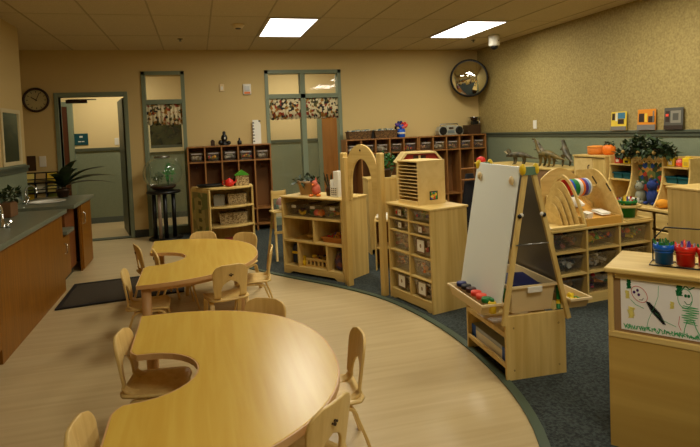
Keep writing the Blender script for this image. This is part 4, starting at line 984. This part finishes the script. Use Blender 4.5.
# ================================================================== ART CENTRE (E)
LF=(2.566,3.61,0); rf_=math.radians(4.6); WF,DF,HF=1.02,.50,.612
def onF(x,y,z): return at(LF,rf_,(x,y,z))
t=thing('art_shelf','wide maple art shelf with three columns of smoky bins under arched dividers','shelf',LF,rf_)
pF=(WF-.018)/3
for k in range(4): boxed(pF*k,pF*k+.018,0,DF,0 if k in (0,3) else .06,HF-.02).build('side_panel' if k in (0,3) else 'divider',maple,t,bevel=.002)
boxed(-.01,WF+.01,-.012,DF+.01,HF-.02,HF).build('top',maple_h,t,bevel=.006); boxed(.018,WF-.018,DF-.012,DF,.06,HF-.02).build('back',maple,t)
for z in (.06,.24,.42): boxed(.018,WF-.018,.003,DF-.012,z,z+.014).build('shelf',maple_h,t)
boxed(.018,WF-.018,.004,.02,0,.06).build('kick_rail',maple_h,t)
mats=[[toydark,patterned('grey teal things',[(40,60,60),(200,200,190),(60,70,70),(20,30,30),(120,110,100)],12),patterned('dark red bits',[(110,50,40),(60,40,30),(150,90,60),(70,70,80)],14)],
      [patterned('pink orange bits',[(220,60,90),(230,150,50),(90,40,90),(200,200,190),(60,120,70)],14),patterned('white tubes',[(214,206,184),(190,180,160),(90,80,70)],12),patterned('bright block bits',[(70,150,50),(230,140,30),(240,200,40),(60,40,80),(220,70,50)],14)],
      [toydark,toydark,patterned('bright ring bits',[(240,100,30),(230,200,40),(80,40,110),(60,110,60),(200,60,70)],14)]]
for c_ in range(3):
    for r in range(3):
        loc=onF(.018+pF*c_+(pF-.018)/2,.20,[.075,.255,.435][r]); pos='%s row, %s column of the art shelf'%(['bottom','middle','top'][r],['left','centre','right'][c_])
        bin_thing('art_bin','smoky clear bin in the '+pos,loc,rf_,.29,.36,.135,clearbin if r==2 else darkbin,clearbin,group='smoky bins of the art shelf')
        heap('craft_pieces','pile of craft pieces in the bin of the '+pos,(loc[0],loc[1],loc[2]+.006),rf_,.26,.32,.125,mats[c_][r],60,.030,50+c_*3+r)
t=thing('art_rack','maple art rack with arched end boards, nested paper dividers and a sloped tray','art rack',onF(0,0,HF),rf_)
def archpoly(y0,y1,h,n=26,e=1.9):
    """pointed-round outline, front foot at y0, rear foot at y1"""
    p=[(y0,0)]
    for k in range(n+1):
        u=-1+2*k/n; p.append(((y0+y1)/2+(y1-y0)/2*u,.02+(h-.02)*max(0,1-abs(u)**e)))
    p.append((y1,0)); return p
xa=pF+.008; xb=2*pF+.03
def ringarch(x0,x1,h,wd):
    o_=archpoly(0,DF,h); i_=[(DF/2+(p[0]-DF/2)*(DF-2*wd)/DF,max(0.0,p[1]*(h-wd)/h)) for p in o_]
    return MB().ring(o_,i_,'x',x0,x1,closed=False)
ringarch(xa-.016,xa,.395,.028).build('arch_frame',maple_h,t,bevel=.002)
side=[(0,0),(.0,.06)]+[(DF*.62*(k/14),.06+.36*math.sin(PI/2*k/14)**.9) for k in range(1,15)]+[(DF,.40),(DF,0)]
MB().prism(side,'x',xb,xb+.018).build('arch_panel',maple_h,t,bevel=.002)
MB().prism([(xa-.03,0)]+[(xa-.03+(xb+.03-xa)*k/20,.24+.19*math.sin(PI*(.18+.64*k/20))) for k in range(21)]+[(xb,0)],'y',DF-.016,DF-.002).build('back_board',maple_h,t,bevel=.002)
for k in range(4):
    sc=[.86,.71,.56,.41][k]; x=xa-.035-.024*k
    MB().prism([(DF/2+(y-DF/2)*sc*1.0,z) for y,z in archpoly(.0,DF,.40*sc)],'x',x-.010,x).build('paper_divider',maple_h,t,bevel=.001)
boxed(-.005,xa-.02,-.008,.03,0,.022).box(-.005,xa-.02,.04,.07,0,.015).build('front_rail',maple_h,t,bevel=.004); boxed(.01,xa-.02,DF-.03,DF,0,.03).build('rear_rail',maple_h,t,bevel=.004)
MB().prism([(.01,0),(DF-.03,0),(DF-.03,.20),(DF-.20,.13),(DF-.20,.085),(.01,.06)],'x',xa+.004,xa+.020).build('tray_side',maple_h,t); MB().prism([(.01,0),(DF-.03,0),(DF-.03,.20),(DF-.20,.13),(DF-.20,.085),(.01,.06)],'x',xb-.018,xb-.002).build('tray_side',maple_h,t)
MB().prism([(.0,.0),(.014,.0),(.014,.06),(.0,.06)],'x',xa+.004,xb-.002).build('tray_front',mat('golden ply',(222,166,74),.4),t)
MB().prism([(.014,.035),(DF-.2,.075),(DF-.2,.085),(.014,.045)],'x',xa+.020,xb-.018).build('tray_board',mat('golden ply',(222,166,74),.4),t)
MB().prism([(DF-.2,.075),(DF-.05,.17),(DF-.05,.18),(DF-.2,.085)],'x',xa+.020,xb-.018).build('tray_board',mat('golden ply',(222,166,74),.4),t)
MB().tube([(xa,DF*.55,.275),(xb,DF*.55,.275)],.012,12).build('dowel',maple_h,t)
for yy,zz in ((.13,.28),(.28,.33)): MB().prism([(yy-.03,zz-.03),(yy-.02,zz-.04),(yy+.03,zz+.02),(yy+.02,zz+.03)],'x',xb-.002,xb-.0005).build('hand_slot',darkbrown,t)
for k,(nm,m_,w_) in enumerate((('red',red,.028),('blue',blue,.02),('green',green,.044),('white',white,.032),('orange',orange,.022),('purple',purple,.026),('pale blue',sky,.02),('white end',white,.014))):
    x=xa+.035+sum([.028,.02,.044,.032,.022,.026,.02,.014][:k])+k*.002
    tt=thing('tape_roll','%s roll of wide tape on the dowel of the art rack'%nm,'tape roll',onF(x,DF*.55,HF+.275),rf_,'tape rolls on the dowel')
    Rx=Matrix.Rotation(PI/2,4,'Y'); R0=.075 
    MB().lathe([(.014,0),(R0,0),(R0,w_),(.014,w_),(.014,0)],n=30,m=Rx,smooth=False,caps=False).build('tape',m_,tt); MB().lathe([(.0125,-.001),(.03,-.001),(.03,w_+.001),(.0125,w_+.001)],n=20,m=Rx,caps=False).build('core',darkbrown,tt)
for k,(x,y,z,a,l) in enumerate(((xa+.10,.34,.13,.5,'white paper sheets standing in the upper tray of the art rack, left'),(xa+.20,.34,.13,.5,'white paper strips in the upper tray of the art rack, right'),(xb-.10,.12,.068,.16,'white sheet lying on the lower front tray of the art rack'))):
    o=boxed(-.045,.045,-.06,.06,0,.008 if k<2 else .004).box(-.03,.06,-.05,.065,.008,.012).build('paper_stack',paper); o.location=onF(x,y,HF+z+.006); o.rotation_euler=(a,0,rf_); tag(o,l,'paper')
o=boxed(-.04,.04,-.03,.03,0,.05).build('paper_roll',paper); o.location=onF(xa+.06,.07,HF+.052); o.rotation_euler=(.2,0,rf_+.3); tag(o,'small white paper box leaning inside the tray of the art rack by its left arch','paper')
t=thing('grey_partition','low lilac grey cloth partition behind the art rack dividers','partition',onF(-.02,.70,0),rf_)
boxed(0,.34,0,.03,.04,.97).build('panel',mat('lilac grey cloth',(128,112,104),.8),t,bevel=.004); boxed(.03,.09,-.1,.13,0,.04).build('foot',maple,t); boxed(.25,.31,-.1,.13,0,.04).build('foot',maple,t)
# green marker bucket on a ring shelf
t=thing('ring_holder','maple ring holder board with two posts at the right end of the art shelf','holder',onF(xb+.185,.12,HF),rf_)
mb=MB(); n=28; mb.ring([(.115*math.cos(2*PI*k/n),.105*math.sin(2*PI*k/n)) for k in range(n)],[(.078*math.cos(2*PI*k/n),.078*math.sin(2*PI*k/n)) for k in range(n)],'z',.10,.118); mb.build('ring_board',maple_h,t,bevel=.002)
for sx in (-1,1): MB().lathe([(.011,0),(.011,.10)],sx*.096,.0,0,n=12).build('post',maple,t)
boxed(-.13,.145,-.12,.13,0.0,.012).build('base_board',maple_h,t,bevel=.004)
def bucket(label,loc,m_,r0,r1,h,seed,n=16,tall=.09):
    tt=thing('marker_bucket',label,'bucket',loc)
    MB().lathe([(r0,0),(r1,h),(r1*1.06,h),(r1*1.06,h-.018),(r1*1.0,h-.02)],n=30,caps=False).lathe([(.001,.002),(r0*.99,.003)],n=30,caps=False).build('body',m_,tt)
    mm=tt.children[0].modifiers.new('s','SOLIDIFY'); mm.thickness=.003
    r=random.Random(seed); cols=[leafb,purple,red,green,lilac,navy,coral,white,yellow]
    return tt,r,cols
def markers(where,loc,rad,h,pal,seed,n=14,lean=.35,ln=(.12,.15),rd_=.0062):
    r=random.Random(seed); first=None
    for k in range(n):
        a=2*PI*k/n*1.0+r.uniform(-.2,.2); q=rad*(.85 if k%3 else .4); nm,m_=pal[k%len(pal)]
        o=thing('marker','%s marker standing in the %s'%(nm,where),'marker',(loc[0]+q*.75*math.cos(a),loc[1]+q*.75*math.sin(a),loc[2]+.006),0,'%s markers in the %s'%(nm,where))
        o.rotation_euler=(-lean*q/rad*math.sin(a),lean*q/rad*math.cos(a),0); L=r.uniform(*ln)
        MB().tube([(0,0,0),(0,0,L*.62)],rd_,8).build('barrel',white if nm!='purple' else m_,o); MB().tube([(0,0,L*.6),(0,0,L*.97),(0,0,L)],[rd_*1.15,rd_*1.1,rd_*.6],8).build('cap',m_,o)
gl=onF(xb+.185,.12,HF+.013); tt,_,_=bucket('green plastic bucket of markers in the ring holder on the art shelf',gl,green,.056,.072,.14,1)
markers('green bucket',gl,.055,.1,[('red',red),('dark',black),('white',white),('yellow',yellow),('purple',purple)],3,14,.3,(.15,.18))

# ================================================================== RIGHT WALL FURNITURE
t=thing('low_shelf','low brown fabric fronted shelf along the right wall, under the toy dinosaurs','shelf',(4.20,5.60,0))
boxed(0,.46,0,1.9,.0,.845).build('body',mat('brown ply',(150,118,74),.7),t); boxed(-.01,.47,-.0,1.9,.845,.87).build('top',maple_h,t,bevel=.005); boxed(-.006,0,.03,1.87,.08,.82).build('front_cloth',mat('brown felt',(138,104,66),.95),t)
def dino(name,label,loc,rz,s,neck,m_,quad=True,armor=False):
    tt=thing(name,label,'toy dinosaur',loc,rz)
    if quad:
        body=[(-.34,0,.10),(-.24,0,.115),(-.14,0,.15),(-.05,0,.175),(.05,0,.175),(.11,0,.17)]; rad=[.004,.016,.035,.055,.055,.036]
        if neck: body+=[(.16,0,.23),(.19,0,.31),(.20,0,.37),(.235,0,.385),(.265,0,.375)]; rad+=[.025,.018,.014,.018,.009]
        else: body+=[(.15,0,.17),(.20,0,.16),(.24,0,.145)]; rad+=[.04,.035,.012]
    else:
        body=[(-.26,0,.06),(-.16,0,.09),(-.07,0,.14),(0,0,.19),(.04,0,.25),(.06,0,.31),(.09,0,.345),(.14,0,.34)]; rad=[.004,.018,.035,.05,.042,.025,.03,.014]
    body=[(x*s,y*s,z*s) for x,y,z in body]; rad=[r*s for r in rad]
    me=MB(); me.tube(body,rad,12); b_=me.build('body',m_,tt); b_.modifiers.new('u','SUBSURF').levels=1
    for x,y in (((-.08,-.04),(-.08,.04),(.08,-.04),(.08,.04)) if quad else ((-.01,-.045),(-.01,.045))):
        MB().tube([(x*s,y*s,.16*s),((x-.01)*s,y*1.1*s,.08*s),((x+.005)*s,y*1.1*s,.02*s),((x+.03)*s,y*1.1*s,.006*s)],[.028*s,.018*s,.013*s,.008*s],8).build('leg',m_,tt)
    if armor:
        MB().prism([(-.06,-.02),(.06,-.02),(.075,.05),(0,.08),(-.075,.05)],'x',-.008,.0,m=Matrix.Translation((.17*s,0,.19*s))@Matrix.Rotation(.5,4,'Y')).build('frill',m_,tt)
        for yy in (-.03,.03): MB().tube([(.20*s,yy*s,.19*s),(.27*s,yy*s,.24*s)],[.009*s,.001],6).build('horn',cream,tt)
    if not quad:
        for yy in (-.035,.035): MB().tube([(.045*s,yy*s,.25*s),(.09*s,yy*s,.22*s),(.11*s,yy*s,.235*s)],[.011*s,.008*s,.003*s],6).build('arm',m_,tt)
    return tt
dg=mat('olive dino',(120,100,50),.5,noise=(14,.12,(60,60,30))); dd=mat('dark dino',(60,56,40),.5,noise=(14,.12,(110,100,76))); dk=mat('grey dino',(150,140,120),.5,noise=(12,.1,(60,56,44)))
dino('toy_dinosaur','dark horned toy dinosaur on all fours, leftmost on the low shelf by the right wall',(4.33,6.78,.871),2.2,.80,False,dd,True,True)
dino('toy_dinosaur','tall grey brown toy dinosaur standing upright behind the long necked one',(4.42,6.38,.871),1.9,.95,False,dk,False)
dino('toy_dinosaur','olive long necked toy dinosaur standing on all fours on the low shelf',(4.33,6.15,.871),1.75,.95,True,dg)
dino('toy_dinosaur','dark upright toy dinosaur at the right of the long necked olive one',(4.52,6.02,.871),1.3,.95,False,dd,False)
t=thing('corner_cabinet','maple cabinet with a door against the right wall, woven orange basket and pumpkin on top','cabinet',(4.28,5.04,0))
for a,n_ in (((0,.42,0,.02,0,1.03),'side_panel'),((0,.42,.50,.52,0,1.03),'side_panel'),((-.012,.43,-.005,.525,1.03,1.05),'top'),((.40,.42,.02,.50,0,1.03),'back'),((.02,.40,.02,.50,.5,.52),'shelf')): boxed(*a).build(n_,maple,t,bevel=.002)
boxed(-.004,.016,.20,.50,.06,1.02).build('door',plywood,t,bevel=.003); boxed(0,.016,.02,.195,.06,1.02).build('panel',maple,t); MB().tube([(-.004,.25,.86),(-.022,.25,.87),(-.022,.25,.93),(-.004,.25,.94)],.006).build('handle',darkbrown,t)
t=thing('orange_basket','round orange woven lidded basket on the corner cabinet','basket',(4.45,5.37,1.05)); MB().lathe([(.09,0),(.10,.01),(.102,.075),(.095,.08)],n=28).build('body',mat('orange weave',(206,120,36),.7,bump=(80,.6)),t); MB().lathe([(.104,.08),(.102,.095),(.05,.103)],n=28).build('lid',mat('orange weave light',(224,140,50),.7,bump=(80,.6)),t)
t=thing('pumpkin','orange pumpkin with a dark leafy stem beside the woven basket','pumpkin',(4.43,5.15,1.05))
mb=MB()
for k in range(9): a=2*PI*k/9; mb.sph((.034*math.cos(a),.034*math.sin(a),.058),(.038,.038,.058),10,8)
mb.build('body',orange,t); MB().tube([(0,0,.10),(.005,0,.14)],.01).build('stem',leaf,t); small_leaves(14,.06,.06,.02,.04,R_,(0,0,.135)).build('leaves',leaf,t)
# puppet stage hutch over kitchen drawers: faces -x
LH=(4.20,5.0,0); rh=-PI/2
def onH(x,y,z): return at(LH,rh,(x,y,z))
t=thing('play_hutch','maple play hutch with two curved shelf towers, a stage opening and drawers below','hutch',LH,rh)
boxed(-.0,1.16,-.08,.44,.0,.04).build('plinth',maple,t); boxed(-.0,1.16,-.08,.44,.56,.585).build('counter_top',maple_h,t,bevel=.004); boxed(0,.02,-.06,.44,.04,.56).build('side_panel',maple,t); boxed(1.14,1.16,-.06,.44,.04,.56).build('side_panel',maple,t); boxed(.02,1.14,.40,.44,.04,.56).build('back',maple,t)
for x in (.03,.41,.79):
    o=boxed(x,x+.34,-.075,-.055,.40,.545).build('drawer',maple_h,t,bevel=.008); MB().tube([(x+.17,-.075,.47),(x+.17,-.095,.47)],[.006,.014]).build('knob',darkbrown,o)
    o=boxed(x,x+.34,-.075,-.055,.05,.38).build('door',maple_h,t,bevel=.008); MB().tube([(x+.04,-.075,.30),(x+.04,-.095,.30)],[.006,.014]).build('knob',darkbrown,o)
def tower(x0,x1,inner):
    for x in (x0,x1-.018):
        cur=[(.42,.585),(.42,1.06),(.10,1.06),(.10,.93)]+[(.10-.02*k/8-.10*(k/8)**2.2,.93-.34*k/8) for k in range(1,9)]
        MB().prism(cur,'x',x,x+.018).build('tower_side',maple_h,t,bevel=.002)
    boxed(x0+.018,x1-.018,.39,.41,.585,1.06).build('tower_back',maple,t)
    for z in (.96,.80): boxed(x0+.018,x1-.018,.09,.39,z,z+.014).build('tower_shelf',maple_h,t)
tower(0,.33,1); tower(.70,1.02,0)
boxed(.33,.70,.10,.13,1.02,1.06).build('stage_header',maple_h,t,bevel=.003); boxed(.30,.73,.08,.14,1.04,1.07).build('stage_header',maple_h,t,bevel=.006)
for k in range(6): MB().tube([(.335+.06*k,.105,1.02),(.365+.06*k,.10,.995),(.395+.06*k,.105,1.02)],.006).build('scallop',maple_h,t)
boxed(.335,.695,.17,.18,.585,1.02).build('backdrop',patterned('busy backdrop print',[(60,80,46),(200,70,44),(40,80,160),(130,140,70),(90,60,40),(50,100,64),(220,160,70)],22),t)
for (x,y,z,s_,m_,l) in ((.43,.10,.585,1,mat('grey plush',(130,130,110),.9),'grey plush animal sitting in the stage opening of the play hutch'),(.59,.10,.585,1.15,mat('blue plush',(30,50,110),.9),'dark blue plush figure standing in the stage opening of the play hutch')):
    tt=thing('plush_animal',l,'plush toy',onH(x,y,z),rh); MB().sph((0,0,.07*s_),(.055*s_,.05*s_,.075*s_)).sph((0,-.01,.17*s_),.045*s_).sph((-.03,0,.215*s_),.016).sph((.03,0,.215*s_),.016).build('body',m_,tt); MB().sph((-.015,-.05*s_,.175*s_),.005).sph((.015,-.05*s_,.175*s_),.005).build('eyes',black,tt); [MB().sph((q,-.04,.02),(.02,.035,.018)).build('foot',m_,tt) for q in (-.05,.05)]
tt=thing('hanging_orange_toy','small orange toy hanging at the right side of the stage opening','toy',onH(.66,.12,.585),rh); MB().sph((0,0,.06),(.05,.04,.06)).sph((0,0,.14),.03).build('body',orange,tt); MB().sph((0,-.03,.145),(.01,.008,.008)).build('nose',yellow,tt)
solo('white_box',boxed(-.07,.07,-.05,.05,0,.06),white,'small white box on the hutch counter below the grey plush animal','box',None,onH(.40,-.0,.586),rh,.003)
o=MB().sph((0,0,.045),(.07,.05,.045)).sph((.05,0,.03),(.05,.04,.03)).build('yellow_duster',mat('golden cloth',(222,150,40),.9)); o.location=onH(.80,.0,.586); tag(o,'golden yellow soft toy lying on the hutch counter at the right tower','toy')
# garland
r9=random.Random(11); tt=thing('leaf_garland','dark green leafy garland draped along the top of the play hutch','garland',onH(.46,.14,1.075),rh)
small_leaves(640,.37,.11,.10,.055,r9,(0,0,.095),.08).build('leaves',leaf,tt); MB().tube([(-.36,0,.02),(-.2,0,.05),(0,0,.07),(.2,0,.05),(.36,0,.02)],.010).build('vine',darkbrown,tt)
for k in range(3): MB().sph((-.2+.2*k,-.09,.03),.02).build('pod',mat('pod',(150,120,60),.7),tt)
def can(label,x,y,z,w,h,m_,lidm,shape='box'):
    tt=thing('toy_box' if shape=='box' else 'toy_can',label,'container',onH(x,y,z),rh)
    if shape=='box': boxed(-w/2,w/2,-w*.4,w*.4,0,h).build('body',m_,tt,bevel=.006)
    else: MB().lathe([(w/2,0),(w/2,h)],n=20).build('body',m_,tt)
    (boxed(-w*.25,w*.25,-w*.4-.002,-w*.4,h*.2,h*.6) if shape=='box' else MB().lathe([(w/2+.001,h*.25),(w/2+.001,h*.6)],n=20,caps=False)).build('label_panel',lidm,tt)
    MB().lathe([(w*.3,h),(w*.3,h+.012)],n=16).build('lid',m_,tt)
can('red container with a pale label on the top shelf of the left hutch tower',.09,.16,.975,.085,.075,col('bright red',210,50,40),paper)
can('yellow and dark container on the top shelf of the left hutch tower, right side',.22,.16,.975,.09,.055,yellow,black)
can('yellow and white container at the left of the top shelf in the right hutch tower',.77,.16,.975,.075,.085,yellow,white)
can('pink red cup in the middle of the top shelf in the right hutch tower',.855,.16,.975,.07,.065,pink,coral,'can')
can('bright yellow container at the right of the top shelf in the right hutch tower',.945,.16,.975,.08,.085,yellow,mat('dull yellow',(200,170,60),.5))
for k,(x,l) in enumerate(((.095,'left teal basket on the lower shelf of the left hutch tower'),(.235,'right teal basket on the lower shelf of the left hutch tower'),(.79,'left teal basket on the lower shelf of the right hutch tower'),(.925,'right teal basket on the lower shelf of the right hutch tower'))):
    wbasket('teal_basket',l,*onH(x,.19,.815),.125,.14,.065,teal,0,None,rh)
# tall maple cabinet at the right edge
t=thing('play_fridge','plain maple box cabinet at the right edge, standing in front of the play hutch','cabinet',(3.57,2.85,0))
boxed(0,.40,0,.67,0,.88).build('body',maple,t,bevel=.003); boxed(-.01,.41,-.01,.68,.88,.90).build('top',maple_h,t,bevel=.005); boxed(-.016,0,.02,.36,.05,.87).build('door',maple,t,bevel=.004); MB().tube([(-.016,.33,.62),(-.035,.33,.63),(-.035,.33,.72),(-.016,.33,.73)],.006).build('handle',darkbrown,t)

# ================================================================== FRONT CABINET (right foreground)
LG_=(1.697,2.000,0); rg=math.radians(-52.8); WG,DG,HG=1.15,.355,.80
def onG(x,y,z): return at(LG_,rg,(x,y,z))
t=thing('front_cabinet','maple cabinet cut off by the right edge, drawing taped on its cork back panel','cabinet',LG_,rg)
boxed(0,.022,0.0,DG,0,HG-.02).build('side_panel',maple,t,bevel=.003); boxed(WG-.03,WG,0.0,DG,0,HG-.02).build('side_panel',maple,t); boxed(-.012,WG+.01,-.012,DG+.01,HG-.022,HG).build('top',maple_h,t,bevel=.006)
boxed(.03,WG-.03,.004,.02,HG-.045,HG-.022).build('rail',maple_h,t); boxed(.022,WG-.03,.012,.02,.52,HG-.045).build('cork_panel',cork,t); boxed(.0,WG,-.004,.022,.495,.52).build('rail',maple_h,t,bevel=.003); boxed(.0,WG-.0,-.001,.02,.0,.495).build('lower_panel',mat('birch panel',(206,170,88),.45,wood=((184,146,68),'x',7)),t)
boxed(.03,WG-.03,.022,DG-.005,.38,.40).build('shelf',maple_h,t); boxed(.03,WG-.03,.022,DG-.005,.06,.08).build('shelf',maple_h,t)
# drawing
t=thing('child_drawing','white child drawing of two green crayon figures, taped to the front cabinet','drawing',onG(.050,.0102,.532),rg)
PW,PH=.44,.232
boxed(0,PW,-.0,.0015,0,PH).build('paper',mat('drawing paper',(238,232,224),.8),t)
def stroke(name,pts,w,m_,zz=0):
    mb=MB(); y=-.0012-zz
    for (a,b) in zip(pts[:-1],pts[1:]):
        A_=Vector(a);B_=Vector(b); d=(B_-A_); L=d.length
        if L<1e-5: continue
        nn=Vector((-d.y,d.x))/L*w/2; d=d/L*w*.3
        q=[A_-d+nn,A_-d-nn,B_+d-nn,B_+d+nn]
        mb.add([(p.x,y,p.y) for p in q]+[(p.x,y+.001,p.y) for p in q],[(0,1,2,3),(7,6,5,4),(0,3,7,4),(1,5,6,2)])
    return mb.build(name,m_,t)
cg=mat('green crayon',(80,176,110),.8); cdg=mat('dark green crayon',(20,120,60),.8); cb=mat('black crayon',(16,16,16),.8); cr=mat('red crayon',(210,110,100),.8); cy=mat('yellow crayon',(240,224,120),.8); cp=mat('purple crayon',(90,40,110),.8)
def P(u,v): return (u*PW,PH-v*PH)   # paper fractions, v down
def circ(cx,cy,rx,ry,n=26,rot=0): return [P(cx+rx*math.cos(2*PI*k/n)*math.cos(rot)-ry*math.sin(2*PI*k/n)*math.sin(rot)*.4,cy+ry*math.sin(2*PI*k/n)*math.cos(rot)+rx*math.cos(2*PI*k/n)*math.sin(rot)*2.4) for k in range(n+1)]
def scrib(cx,cy,rx,ry,n,seed):
    r=random.Random(seed); return [P(cx+rx*(1 if k%2 else -1)*r.uniform(.5,1),cy-ry+2*ry*k/n) for k in range(n+1)]
stroke('head_outline',circ(.165,.30,.075,.13,26,.55),.0022,cr); stroke('hat',scrib(.075,.12,.018,.09,18,1),.005,cdg)
stroke('body_scribble',[P(.235+.0035*k+(.040 if k%2 else -.034)*(1-abs(k-18)/30),.42+.0095*k) for k in range(40)],.0030,cb)
for cx,cy_ in ((.12,.27),(.15,.23),(.16,.31)): stroke('eye',circ(cx,cy_,.006,.016,8),.005,cp)
stroke('mouth',[P(.165,.40),P(.19,.40),P(.20,.36)],.002,cb)
stroke('crayon_line',[P(.33,.10),P(.325,.30),P(.30,.45),P(.24,.75),P(.22,.93)],.0016,cg); stroke('crayon_line',[P(.30,.60),P(.36,.72),P(.47,.80)],.0016,cg); stroke('crayon_line',[P(.09,.42),P(.13,.50),P(.20,.55)],.0016,cg)
stroke('head_outline',circ(.545,.27,.058,.17),.0022,cg); stroke('hair',scrib(.50,.14,.028,.09,18,3),.004,cdg); stroke('hair',[P(.50,.08),P(.53,.10),P(.55,.04),P(.58,.10),P(.62,.05)],.004,cdg)
for cx in (.55,.575): stroke('eye',circ(cx,.22,.006,.018,8),.005,cdg)
stroke('mouth',[P(.54,.32),P(.56,.37),P(.585,.36),P(.60,.30)],.0022,cdg); stroke('body_scribble',scrib(.585,.56,.07,.16,15,5),.0024,cg); stroke('leg_line',[P(.56,.66),P(.54,.80),P(.53,.92)],.003,cg); stroke('leg_line',[P(.61,.64),P(.63,.78),P(.66,.90)],.003,cg)
stroke('crayon_line',[P(.50,.60),P(.49,.75),P(.51,.85)],.002,cr)
stroke('sun_scribble',scrib(.06,.33,.022,.07,14,7),.0032,cy); stroke('sun_scribble',scrib(.09,.66,.035,.10,18,8),.0032,cy); stroke('sun_scribble',scrib(.44,.42,.018,.06,14,9),.0032,cy); stroke('sun_scribble',scrib(.93,.35,.022,.08,14,10),.0032,cy)
r=random.Random(2); stroke('grass_scribble',[P(.03+.94*k/260+r.uniform(-.012,.012),.93+r.uniform(-.05,.045)) for k in range(261)],.0026,cg)
stroke('pencil_note',[P(.66,.07),P(.68,.05),P(.69,.08),P(.71,.05),P(.72,.08),P(.75,.06),P(.78,.08)],.0018,cb)
stroke('head_outline',circ(.82,.35,.05,.15),.0022,cg); stroke('body_scribble',scrib(.82,.65,.045,.12,12,15),.0024,cg)
# bucket carrier with three buckets of markers
LK=onG(.122,.155,HG)
def onK(x,y,z): return at(LK,rg,(x,y,z))
t=thing('wire_carrier','black wire carrier frame with a raised handle behind the blue and red buckets','carrier',LK,rg)
MB().tube([(.025,-.05,.004),(.30,-.05,.004),(.30,.05,.004),(.025,.05,.004)],.003,closed=True).build('base_wire',black,t)
MB().tube([(.025,.05,.004),(.025,.05,.095),(.075,.05,.155),(.26,.05,.155),(.30,.05,.11),(.30,.05,.004)],.0032).build('handle',black,t)
for k,(nm,m_,pal) in enumerate((('blue',mat('bucket blue',(10,84,180),.3),[('green',leafb),('dark green',green),('green',leafb)]),('red',mat('bucket red',(206,36,24),.3),[('purple',purple),('pink',lilac),('red',coral)]),('second red',mat('bucket red',(206,36,24),.3),[('purple',purple),('green',green)]))):
    loc=onK(.077+.081*k,-.01,.008)
    tt,_,_=bucket('%s plastic bucket of markers on the front cabinet'%['blue','red','rightmost red'][k],loc,m_,.0345,.0375,.082,k)
    MB().lathe([(.0372,.050),(.0385,.052),(.0385,.057),(.0375,.059)],n=30,caps=False).build('band',m_,tt)
    markers(['blue bucket','red bucket','rightmost red bucket'][k],loc,.027,.1,pal,20+k,13,.26,(.088,.102),.0038)
